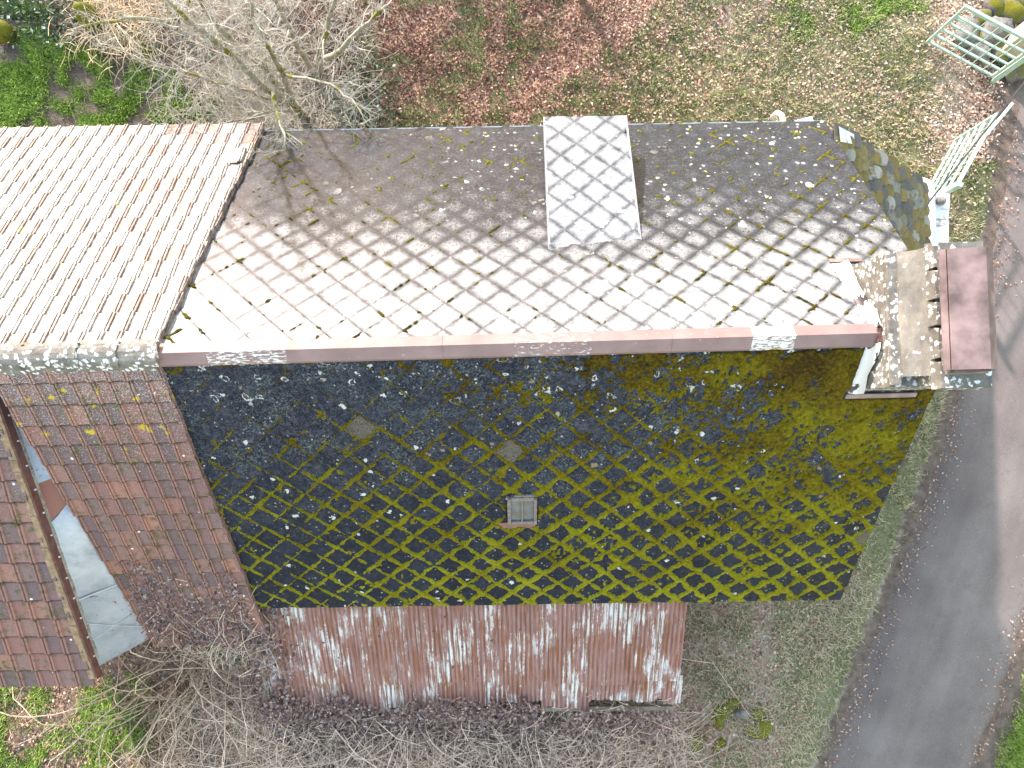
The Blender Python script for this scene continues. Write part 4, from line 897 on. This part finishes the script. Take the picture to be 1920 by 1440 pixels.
gp_ = thing('gate_pillar', (10.2, 7.25, 0), 'square cream stone gate pillar behind the upper green gate', 'pillar')
mb = MB(); rz = Matrix.Rotation(R_(-30), 3, 'Z'); mb.box((10.17, 7.30, .72), (.5, .5, 1.44), rz); mb.build('shaft', m_plain('cream_stone', (.30, .26, .195), .85, .2, .15, 8), gp_)
mb = MB(); mb.box((10.17, 7.30, 1.49), (.58, .58, .09), rz); mb.build('capstone', m_plain('pale_capstone', (.5, .485, .44), .8, .2, .08, 8), gp_)
# cable from the gable
mb = MB(); p, q = at(1693, 441, 4.75), at(1920, 168, 6.0); q2 = p + (q - p) * 5
pts = [p + (q2 - p) * t + np.array((0, 0, -1.2 * 4 * t * (1 - t) * .25)) for t in np.linspace(0, 1, 40)]; pts = [np.array((4.96, pts[0][1] - .12, pts[0][2] - .05))] + pts
mb.tube(pts, .011, 6); o = mb.build('power_cable', m_black); tag(o, 'thin black power cable running from the gable over the lower gate', 'cable')
mb = MB()
mb.tube(pts[3:7] if 0 else [p + (q - p) * t for t in np.linspace(.72, .92, 5)], .019, 6); o = mb.build('cable_sleeve', m_pvc); o.parent = bpy.data.objects['power_cable']; o.location = o.location - bpy.data.objects['power_cable'].location
o['label'] = 'white sleeve on the cable'

# stones
HEAP = [(1868, 8, .26, 1, 'mossy stone touching the top picture edge, above the upper gate'), (1893, 22, .3, 1, 'large mossy stone at the top of the heap, left of the corner'), (1812, 62, .24, 0, 'bare grey stone seen through the middle bars of the upper gate'), (1835, 97, .2, 0, 'small bare stone under the lowest bars of the upper gate'),
 (1868, 60, .3, 0, 'big brownish bare stone just left of the cream gate pillar'), (1880, 96, .22, 1, 'mossy stone behind the lower hinge end of the upper gate'), (1848, 74, .2, 1, 'mossy stone between the bare stones, seen through the upper gate'), (1907, 122, .28, 1, 'mossy stone outside the hinge post, at the right picture edge'), (1842, 34, .2, 1, 'mossy stone under the top bar of the upper gate'), (1915, 5, .3, 1, 'mossy stone in the very top right corner')]
for k, (px, py, r, m_, lb) in enumerate(HEAP):
    p = at(px, py, .12); rock('stone', p, r, m_mstone if m_ else m_stone, lb, 'stone', 'stones heaped behind the upper gate', (1.25, .95, .65), k + 11, rough=.5)
LOW = [(1372, 1322, .17, 'uppermost mossy stone in the arc of stones below the tin corner'), (1352, 1335, .13, 'small mossy stone just left of the uppermost one in the arc'), (1345, 1352, .14, 'mossy stone at the left bend of the arc, lower left of the pale stone'), (1424, 1364, .20, 'biggest mossy stone, nearest the road in the lower group'), (1422, 1338, .13, 'half bare mossy stone directly above the biggest one near the road'),
 (1300, 1392, .15, 'leftmost mossy stone at the edge of the brambles, low in the picture'), (1346, 1397, .12, 'small mossy stone in dry grass near the bottom, right of the leftmost ones'), (1322, 1382, .10, 'tiny mossy stone between the leftmost one and the arc')]
for k, (px, py, r, lb) in enumerate(LOW):
    p = at(px, py, .0); rock('mossy_stone', p, r * 1.05, m_halfmoss if 'half bare' not in lb else m_mstone, lb, 'stone', 'mossy stones between brambles and road', (1.2, .85 + .1 * (k % 3), .42), k + 31, rough=.75)
p = at(1391, 1337, .12); rock('pale_stone', p, .12, m_stone, 'pale bare grey stone standing upright among the mossy stones at the bottom', 'stone', None, (.7, 1.25, .8), 47)
for (px, py, r, hz, lb) in ((180, 44, .22, .75, 'tall yellow green mossy stump near the top beside pale dry stalks'), (8, 62, .22, .5, 'yellow green mossy stump cut by the left picture edge')):
    p = at(px, py, 0.15); rock('mossy_stump', (p[0], p[1], hz * .45), r, m_mossfull, lb, 'stump', None, (1, 1, hz / r * .55), int(px) + 3, rough=.3)
st = thing('pale_post', tuple(at(1091, -2, 0)), 'short pale mossy post at the top picture edge above the dormer', 'post')
p = at(1091, 2, .0); mb = MB(); mb.tube([p + (0, 0, -.1), p + (.0, 0, .4), p + (.01, .01, .75)], [.10, .085, .08], 8); mb.build('shaft', m_trunk, st, True)
mb = MB(); mb.tube([p + (.01, .01, .752), p + (.01, .01, .80)], [.075, .05], 8); mb.build('sawn_top', m_plain('sawn_wood', (.55, .5, .33), .8, .2, .15, 20), st)

# ------------------------------------------------------------------ bare trees and shrubs
def wander(p, d, L, n, w, grav=0.0):
    pts = [Vector(p)]; d = Vector(d).normalized()
    for k in range(n):
        d = (d + Vector((random.gauss(0, w), random.gauss(0, w), random.gauss(0, w) + grav))).normalized(); pts.append(pts[-1] + d * L / n)
    return pts
def twigs(mb, pts, r0, depth, L, dens, up=.1, n=3):
    for k in range(1, len(pts)):
        for q in range(dens):
            if random.random() < .25: continue
            base = pts[k - 1].lerp(pts[k], random.random()); d = (pts[k] - pts[k - 1]).normalized(); o = d.orthogonal().normalized(); o.rotate(Matrix.Rotation(random.uniform(0, 6.28), 3, d))
            dd = d * random.uniform(.35, .9) + o * random.uniform(.6, 1.1) + Vector((0, 0, up)); l = L * random.uniform(.45, 1.1) * (1 - .35 * k / len(pts)); nn = 4 if depth > 0 else 3
            cp = wander(base, dd, l, nn, .16, .02); rr = r0 * random.uniform(.55, .9); mb.tube(cp, [rr * (1 - .8 * i / nn) for i in range(nn + 1)], n, cap=False)
            if depth > 0: twigs(mb, cp, rr * .62, depth - 1, l * .5, 2 if depth > 1 else 2, up, 3)
def stem_tree(name, stems, label, cat, group, mats, rbase, L1, dens, depth=2):
    p0 = Vector([float(q) for q in at(*stems[0][0])]); t = thing(name, (p0.x, p0.y, 0), label, cat, group); cr = MB()
    for st_ in stems:
        pts = [Vector([float(q) for q in at(*s)]) for s in st_]; fine = []
        for a, b in zip(pts[:-1], pts[1:]):
            for k in range(3): fine.append(a.lerp(b, k / 3) + Vector((random.gauss(0, .02), random.gauss(0, .02), 0)))
        fine.append(pts[-1]); n = len(fine); rb = rbase * random.uniform(.75, 1.05) * (1 if st_ in stems[:3] else .45); mb = MB(); mb.tube(fine, [rb * (1 - .72 * k / (n - 1)) for k in range(n)], 8); mb.build('trunk', mats[0], t, True)
        twigs(cr, fine[3:], rb * .30, depth, L1, dens)
    cr.build('crown', mats[1], t, kind='stuff'); return t
random.seed(21)
stem_tree('bare_tree', [[(572, 226, 0), (540, 192, .9), (499, 168, 1.7), (434, 105, 3.0), (372, 53, 4.2), (300, 0, 5.4), (210, -70, 6.6)],
    [(569, 222, .1), (535, 168, 1.2), (468, 108, 2.4), (403, 43, 3.6), (370, -10, 4.6), (330, -90, 6.0)],
    [(566, 220, .3), (549, 192, .9), (530, 139, 1.9), (504, 91, 2.8), (487, 53, 3.6), (460, -20, 4.9)],
    [(536, 190, .9), (470, 175, 1.7), (405, 152, 2.3), (330, 130, 2.9), (250, 105, 3.3), (180, 72, 3.5)],
    [(556, 204, .7), (500, 210, 1.4), (440, 225, 2.0), (380, 245, 2.4), (300, 232, 2.8)],
    [(535, 140, 1.9), (575, 148, 2.5), (620, 160, 2.9), (660, 188, 3.2), (682, 222, 3.4)],
    [(509, 170, 1.7), (520, 205, 2.4), (530, 250, 3.3), (537, 282, 3.7)]],
    'leafless tree with pale mossy stems spreading left behind the slate eave', 'tree', 'bare trees behind the houses', (m_trunk, m_bark), .085, 1.05, 4)
random.seed(22)
stem_tree('bare_tree', [[(592, 150, 0), (600, 95, 1.3), (620, 30, 2.6), (640, -40, 3.8)], [(590, 150, .1), (560, 90, 1.3), (525, 20, 2.6), (500, -50, 4.0)],
    [(596, 120, .7), (640, 90, 1.7), (690, 40, 2.4), (725, 10, 2.8)]], 'leafless tree with thin stems and twigs standing right of the mossy stemmed tree', 'tree', 'bare trees behind the houses', (m_trunk, m_bark), .07, .9, 4)
random.seed(23)
stem_tree('bare_tree', [[(330, 45, 0), (310, 0, 1.2), (285, -60, 2.6), (260, -130, 4)], [(330, 45, .1), (360, -10, 1.3), (400, -80, 2.6)], [(325, 40, .2), (260, 35, 1.0), (190, 40, 1.6), (140, 55, 1.9)]], 'leafless grey tree at the top left edge behind the mossy stump', 'tree', 'bare trees behind the houses', (m_trunk, m_bark), .05, .9, 4)
# stemmy shrub in front of the tiled roof: long arching canes
random.seed(24)
def arch_bush(name, px, py, n, spread, hgt, label, z0=0.0, rad=.012, tw=2, bias=(0, 0)):
    b = at(px, py, 0); t = thing(name, (b[0], b[1], 0), label, 'shrub', 'leafless shrubs at the bottom left'); tmb = MB()
    for k in range(n):
        an = random.uniform(0, 6.283); L = spread * random.uniform(.55, 1.15); h = hgt * random.uniform(.55, 1.1); d = Vector((math.cos(an) + bias[0], math.sin(an) * .8 + bias[1], 0)); pts = []
        cv = random.uniform(-2.0, 2.0); ox, oy = random.gauss(0, .3), random.gauss(0, .25)
        for q in range(10):
            u = q / 9; rot = Matrix.Rotation(cv * u, 3, 'Z'); hh = h * (1 - (1 - min(1, u * 1.45)) ** 2) - (max(0, u - .55) ** 2) * h * 1.4
            p = Vector((b[0] + ox, b[1] + oy, z0)) + (rot @ d) * (L * u) + Vector((random.gauss(0, .028), random.gauss(0, .028), hh)); pts.append(p)
        r = rad * random.uniform(.7, 1.2); mb = MB(); mb.tube(pts, [r * (1 - .65 * q / 9) for q in range(10)], 5); mb.build('cane', m_bram, t, True)
        twigs(tmb, pts[2:], r * .5, 1, .42, tw, .05)
    tmb.build('twig', m_bram2, t, kind='stuff')
arch_bush('bare_shrub', 397, 1205, 22, 2.6, 2.7, 'leafless shrub with long arching pale canes over the tiled eave', bias=(.15, -.2))
arch_bush('bare_shrub', 300, 1290, 16, 2.2, 1.9, 'lower leafless shrub with arching canes below the barn corner')
arch_bush('bare_shrub', 600, 1330, 16, 2.0, 1.7, 'leafless shrub with whitish canes below the left end of the tin roof')

def ray_strands(n, regions, zfun, L, r, bend, seed):
    """thin curved stems as three-sided tubes, all at once"""
    g = np.random.default_rng(seed); pts = []
    while sum(len(q) for q in pts) < n:
        x0, x1, y0, y1 = regions['box']; q = np.stack([g.uniform(x0, x1, n), g.uniform(y0, y1, n)], 1); q = q[g.random(n) < regions['d'](q[:, 0], q[:, 1])]; pts.append(q)
    q = np.concatenate(pts)[:n]; zt = zfun(q[:, 0], q[:, 1]); z0 = zt * g.uniform(.25, 1.0, n)
    an = g.uniform(0, 2 * np.pi, n); l = L * g.uniform(.4, 1.3, n); up = g.uniform(-.15, .75, n); cv = g.normal(0, bend, n); K = 5; C = []
    for k in range(K):
        u = k / (K - 1); a = an + cv * u; C.append(np.stack([q[:, 0] + np.cos(a) * l * u, q[:, 1] + np.sin(a) * l * u, z0 + l * (up * u - .75 * u * u)], 1))
    C = np.stack(C, 1); rr = r * g.uniform(.6, 1.5, n); V = []
    for j in range(3):
        o = np.stack([np.cos(an + np.pi / 2) * math.cos(j * 2.094), np.sin(an + np.pi / 2) * math.cos(j * 2.094), np.full(n, math.sin(j * 2.094))], 1); tap = np.linspace(1, .35, K)
        V.append(C + o[:, None, :] * (rr[:, None] * tap[None, :])[:, :, None])
    V = np.stack(V, 2).reshape(-1, 3); base = (np.arange(n) * K * 3)[:, None, None, None]; k = np.arange(K - 1)[None, :, None, None] * 3; j = np.arange(3)[None, None, :, None]
    F = np.concatenate([base + k + j, base + k + (j + 1) % 3, base + k + 3 + (j + 1) % 3, base + k + 3 + j], 3).reshape(-1, 4); return V, F
def thick_d(x, y):
    n = sstep(.3, .6, fbm(x * 1.3, y * 1.3, 71)); top = np.interp(x, [-9, -6.6, -5.6, -4.6, -3.6, -2.5, -.5, 1.5, 2.6, 3.0, 3.6], [-9, -6.0, -4.0, -3.5, -4.2, -4.8, -5.2, -5.2, -5.3, -5.9, -9.5])
    return sstep(top + .15, top - .35, y) * sstep(-8.6, -6.4, x - .25 * (y + 6)) * (.45 + .75 * n)
def thick_h(x, y): 
    n = fbm(x * .9 + 4, y * .9, 73); return .35 + 1.0 * n * sstep(3.2, 1.5, x) * sstep(-8.0, -5.6, x) + .75 * sstep(-4.6, -5.8, y) * sstep(2.8, 1.2, x) * sstep(-6, -4.5, x)
reg = {'box': (-9, 4, -8.6, -3.2), 'd': thick_d}
reg6 = {'box': (-4.7, 2.8, -6.4, -4.6), 'd': lambda x, y: sstep(-4.75, -5.5, y + .5 * (fbm(x * 1.7, x * 0, 88) - .5))}
V6, F6 = ray_strands(1500, reg6, lambda x, y: np.maximum(1.5, tz(y) + .22), .6, .005, 1.2, 19)
V, F = ray_strands(14000, reg, thick_h, .95, .0058, .8, 5); V2, F2 = ray_strands(11000, reg, lambda x, y: thick_h(x, y) * .8, .5, .0042, 1.1, 6); V3, F3 = ray_strands(420, reg, lambda x, y: thick_h(x, y) + .1, 2.2, .010, .9, 8)
Vb = np.concatenate([V, V2, V3, V6]); Fb = np.concatenate([F, F2 + len(V), F3 + len(V) + len(V2), F6 + len(V) + len(V2) + len(V3)])
o = link('brambles', np_mesh('brambles', Vb, Fb, m_bram)); o.data.materials.append(m_bram2)
mi = np.concatenate([np.zeros(len(F), int), np.ones(len(F2), int), np.zeros(len(F3) + len(F6), int)]); o.data.polygons.foreach_set('material_index', mi.astype(np.int32)[:len(o.data.polygons)])
tag(o, 'tangle of dry leafless bramble stems across the bottom below the tin roof', 'brambles', None, 'stuff')
reg4 = {'box': (-6.1, -4.2, -4.1, -2.2), 'd': lambda x, y: sstep(-2.1, -3.3, y) * (.3 + .9 * fbm(x * 2, y * 2, 79))}
V, F = ray_strands(1500, reg4, lambda x, y: np.interp(-y, [-.75, 3.74], [6.15, 2.27]) + .22, .62, .0052, 1.4, 15)
tag(link('creeper_stems', np_mesh('creeper_stems', V, F, m_bram)), 'brown leafless creeper stems spread over the lower edge of the red tiles', 'creeper', None, 'stuff')
# undergrowth of thin dry stems behind the tiled house
reg2 = {'box': (-7.6, -2.7, 4.7, 8.8), 'd': lambda x, y: sstep(-7.6, -6.2, x) * sstep(-2.6, -3.6, x) * (.25 + .75 * fbm(x, y, 75))}
V, F = ray_strands(2600, reg2, lambda x, y: .25 + .7 * fbm(x, y, 77), .8, .0052, .8, 9)
tag(link('dry_undergrowth', np_mesh('dry_undergrowth', V, F, m_bark)), 'tangle of pale dry stems on the ground around the bare trees', 'undergrowth', None, 'stuff')

# ------------------------------------------------------------------ leaves and grass
def leaf_mesh(x, y, z, size, g, flat=.45, curl=True):
    n = len(x); a = g.uniform(0, 6.283, n); tx = g.normal(0, flat, n); ty = g.normal(0, flat, n); s = size * g.uniform(.6, 1.35, n); wd = g.uniform(.45, .8, n)
    e1 = np.stack([np.cos(a), np.sin(a), tx * np.cos(a) + ty * np.sin(a)], 1); e2 = np.stack([-np.sin(a), np.cos(a), -tx * np.sin(a) + ty * np.cos(a)], 1)
    c = np.stack([x, y, z], 1); up = np.array([0, 0, 1.0]); cu = (s * g.uniform(-.1, .25, n))[:, None] * up
    V = np.stack([c - e1 * s[:, None] * .5, c + e2 * (s * wd * .5)[:, None] + cu, c + e1 * s[:, None] * .5, c - e2 * (s * wd * .5)[:, None] + cu], 1).reshape(-1, 3)
    b = np.arange(n)[:, None] * 4; F = np.concatenate([np.concatenate([b, b + 2, b + 1], 1), np.concatenate([b, b + 3, b + 2], 1)], 0); return V, F
def scatter(n, box, dens, g):
    out = []; tot = 0
    while tot < n:
        x = g.uniform(box[0], box[1], n); y = g.uniform(box[2], box[3], n); k = g.random(n) < dens(x, y); out.append(np.stack([x[k], y[k]], 1)); tot += k.sum()
    return np.concatenate(out)[:n].T
def house_mask(x, y): return np.where((x > -9.4) & (x < 5.0) & (y > -3.0) & (y < 4.4), 0, 1)
g = np.random.default_rng(3)
x, y = scatter(62000, (-11.5, 11, -8, 9.3), lambda x, y: (litter_d(x, y) * (1.15 - .75 * np.clip(grass_d(x, y), 0, 1)) * (.35 + fbm(x * 1.5, y * 1.5, 81))) * house_mask(x, y), g)
V, F = leaf_mesh(x, y, ground_z(x, y) + g.uniform(.015, .06, len(x)), .056, g)
tone = np.clip(.25 + .10 * sstep(0, 2.5, x) + .30 * (x / 9 + .2) * (y > 3) + .22 * (fbm(x * .6, y * .6, 83) - .5) + g.normal(0, .2, len(x)) + np.where(y < 0, .15, 0) - .25 * sstep(6.2, 7.8, y) * sstep(3.5, .5, x), 0, 1)
x9 = []; y9 = g.uniform(-7.5, 6, 1500); e_l, e_r = road_edge(y9); sd_ = g.random(1500) < .6; x9 = np.where(sd_, e_l + np.abs(g.normal(0, .28, 1500)) - .1, e_r - np.abs(g.normal(0, .3, 1500)) + .1); V9, F9 = leaf_mesh(x9, y9, np.full(1500, .05), .045, g); F = np.concatenate([F, F9 + len(V)]); V = np.concatenate([V, V9]); tone = np.concatenate([tone, g.uniform(.1, .8, 1500)])
tag(link('fallen_leaves', np_mesh('fallen_leaves', V, F, m_leaf, {'rnd': np.repeat(tone, 4)})), 'brown and pinkish dead leaves strewn over the grass around the houses', 'leaves', None, 'stuff')
# dead bramble leaves heaped over the lower edge of the tin and through the thicket
def heap_d(x, y): 
    lim = -4.95 + .40 * (fbm(x * 1.6, x * 0 + 1, 85) - .5) * 2 - .25 * sstep(-2, 1, x); return np.where((x > -4.6) & (x < 2.7), sstep(lim + .15, lim - .3, y) * (.25 + .75 * sstep(-6.1, -5.3, y)) + .35 * sstep(-3.6, -4.3, x) * sstep(-2.9, -3.2, y) * sstep(-5.6, -5.2, y), 0)
x, y = scatter(11000, (-4.7, 2.8, -7.4, -3.0), heap_d, g)
z = np.where(y > -5.35, tz(y) + .045 + g.uniform(0, .12, len(x)), np.maximum(.2, tz(-5.35) - (-5.35 - y) * .75) * g.uniform(.75, 1.1, len(x)))
V, F = leaf_mesh(x, y, z, .062, g, .7); x2, y2 = scatter(9000, (-8, 3.3, -8, -3.3), lambda x, y: thick_d(x, y) * .8, g); V2, F2 = leaf_mesh(x2, y2, thick_h(x2, y2) * g.uniform(.05, .75, len(x2)), .055, g, .7)
x3, y3 = scatter(1500, (-6.05, -4.35, -3.8, -2.1), lambda x, y: sstep(.2, .75, fbm(x * 1.6, y * 1.6, 87) * .6 + .55 * sstep(-2.2, -3.6, y)) * .9 * fbm(x * 3, y * 3, 86), g); V3, F3 = leaf_mesh(x3, y3, np.array([zr_s(q) for q in y3]) + .10 + g.uniform(0, .06, len(x3)), .05, g, .6)
Va = np.concatenate([V, V2, V3]); Fa = np.concatenate([F, F2 + len(V), F3 + len(V) + len(V2)]); rn = np.repeat(np.clip(g.beta(1.6, 2.2, len(Va) // 4), 0, 1), 4)
tag(link('bramble_leaves', np_mesh('bramble_leaves', Va, Fa, m_leafd, {'rnd': rn})), 'purplish brown dead leaves heaped over the lower tin edge and brambles', 'leaves', None, 'stuff')
def blades(x, y, z, h, w, g, lean=.7):
    n = len(x); a = g.uniform(0, 6.283, n); b = g.uniform(0, 6.283, n); hh = h * g.uniform(.5, 1.4, n); ln = hh * g.uniform(.2, 1.2, n) * lean; ww = w * g.uniform(.6, 1.3, n)
    c = np.stack([x, y, z], 1); s = np.stack([np.cos(a), np.sin(a), 0 * a], 1) * ww[:, None] * .5; d = np.stack([np.cos(b), np.sin(b), 0 * b], 1) * ln[:, None]; up = np.stack([0 * hh, 0 * hh, hh], 1)
    V = np.stack([c - s, c + s, c + d * .45 + up * .7 + s * .7, c + d * .45 + up * .7 - s * .7, c + d + up * .95], 1).reshape(-1, 3); b_ = np.arange(n)[:, None] * 5
    F = np.concatenate([np.concatenate([b_, b_ + 1, b_ + 2], 1), np.concatenate([b_, b_ + 2, b_ + 3], 1), np.concatenate([b_ + 3, b_ + 2, b_ + 4], 1)], 0); return V, F
def tufts(n_t, per, box, dens, spread, g):
    x, y = scatter(n_t, box, dens, g); k = g.integers(int(per * .5), int(per * 1.5), n_t); i_ = np.repeat(np.arange(n_t), k); m = len(i_); sp = spread * g.uniform(.5, 1.4, n_t)[i_]
    return x[i_] + g.normal(0, 1, m) * sp, y[i_] + g.normal(0, 1, m) * sp, g.random(n_t)[i_]
x, y, tr_ = tufts(9000, 13, (-11.5, 11, -8, 9.3), lambda x, y: np.clip(grass_d(x, y), 0, 1) * (.3 + fbm(x * 1.8, y * 1.8, 91)) * house_mask(x, y), .06, g)
V, F = blades(x, y, ground_z(x, y), .085, .011, g, 1.0); dry = np.clip(.34 + .45 * pale_d(x, y) + .25 * sstep(3, 5, x) * sstep(4.5, 4, y) + (tr_ - .5) * .5 + g.normal(0, .10, len(x)), 0, 1)
tag(link('grass', np_mesh('grass', V, F, m_grass, {'rnd': np.repeat(dry, 5)})), 'short winter grass in tufts over the ground and verges', 'grass', None, 'stuff')
def bright(x, y):
    xl, xr = road_edge(y); n = fbm(x * 1.4 + 3, y * 1.4, 93)
    return np.clip(sstep(-5.4, -6.4, x) * sstep(4.2, 4.8, y) * sstep(8.3, 7.2, y + .35 * (x + 8)) * sstep(.55, .68, fbm(x * 1.7 + 5, y * 1.7, 19) * .75 + fbm(x * 2.3 + 5, y * 2.3, 9) * .35) * 1.2 + sstep(xr + .4, xr + .8, x) * .9 + sstep(5.2, 6, x) * sstep(7.4, 8, y) * sstep(9, 8, x) * sstep(.45, .62, n) * .4 + .5 * sstep(-5, -6, x) * sstep(-5.0, -5.5, y) * sstep(.45, .6, n), 0, 1)
x, y, tr_ = tufts(4600, 22, (-11.5, 11, -8, 9.3), bright, .075, g); V, F = blades(x, y, ground_z(x, y), .11, .012, g, .9)
tag(link('bright_grass', np_mesh('bright_grass', V, F, m_green, {'rnd': np.repeat(np.clip(.2 + tr_ * .6 + g.normal(0, .12, len(x)), 0, 1), 5)})), 'fresh bright green grass clumps in the upper left and lower right corners', 'grass', None, 'stuff')
def ivyd(x, y): return np.clip(np.exp(-((x + 4.0) / .9) ** 2 - ((y - 5.3) / .5) ** 2) + .8 * np.exp(-((x + 5.4) / .55) ** 2 - ((y + 3.85) / .3) ** 2) + .35 * np.exp(-((x + 3.2) / .6) ** 2 - ((y - 6.4) / .9) ** 2) + .30 * sstep(-8.2, -9.6, x) * sstep(7.4, 8.2, y) + .5 * np.exp(-((x + 7.6) / .3) ** 2 - ((y - 5.0) / .25) ** 2), 0, 1)
x, y = scatter(5200, (-11.5, -2, -4.6, 9.3), ivyd, g); z = np.where(y < 0, g.uniform(.8, 1.9, len(x)), ground_z(x, y) + g.uniform(.02, .4, len(x))); V, F = leaf_mesh(x, y, z, .075, g, .6)
tag(link('ivy', np_mesh('ivy', V, F, m_ivy, {'rnd': np.repeat(g.random(len(x)) ** 1.3, 4)})), 'dark green ivy leaves round the bare tree foot and below the tiled eave', 'ivy', None, 'stuff')
reg5 = {'box': (2.4, 8.0, -7.4, -3.0), 'd': lambda x, y: sstep(2.3, 2.9, x) * sstep(xl_(y) - .3, xl_(y) - 1.0, x) * (.15 + .85 * sstep(.42, .62, fbm(x * 1.1, y * 1.1, 95)))}
V, F = ray_strands(1800, reg5, lambda x, y: .09 + 0 * x, .45, .0042, .7, 16)
tag(link('dry_straw', np_mesh('dry_straw', V, F, m_plain('straw_stem', (.42, .33, .22), .9, .1))), 'flattened dry straw lying on the ground right of the tin roof', 'straw', None, 'stuff')
# dead stalks, pale, beside the mossy stump
reg3 = {'box': (-9.6, -7.0, 7.1, 9.0), 'd': lambda x, y: np.exp(-((x + 8.1) / .7) ** 2 - ((y - 8.2) / .6) ** 2)}
V, F = ray_strands(500, reg3, lambda x, y: .5 + 0 * x, .55, .008, .5, 12); tag(link('dry_stalks', np_mesh('dry_stalks', V, F, m_plain('straw', (.50, .38, .24), .9, .1))), 'pale straw coloured dead stalks right of the tall mossy stump', 'stalks', None, 'stuff')
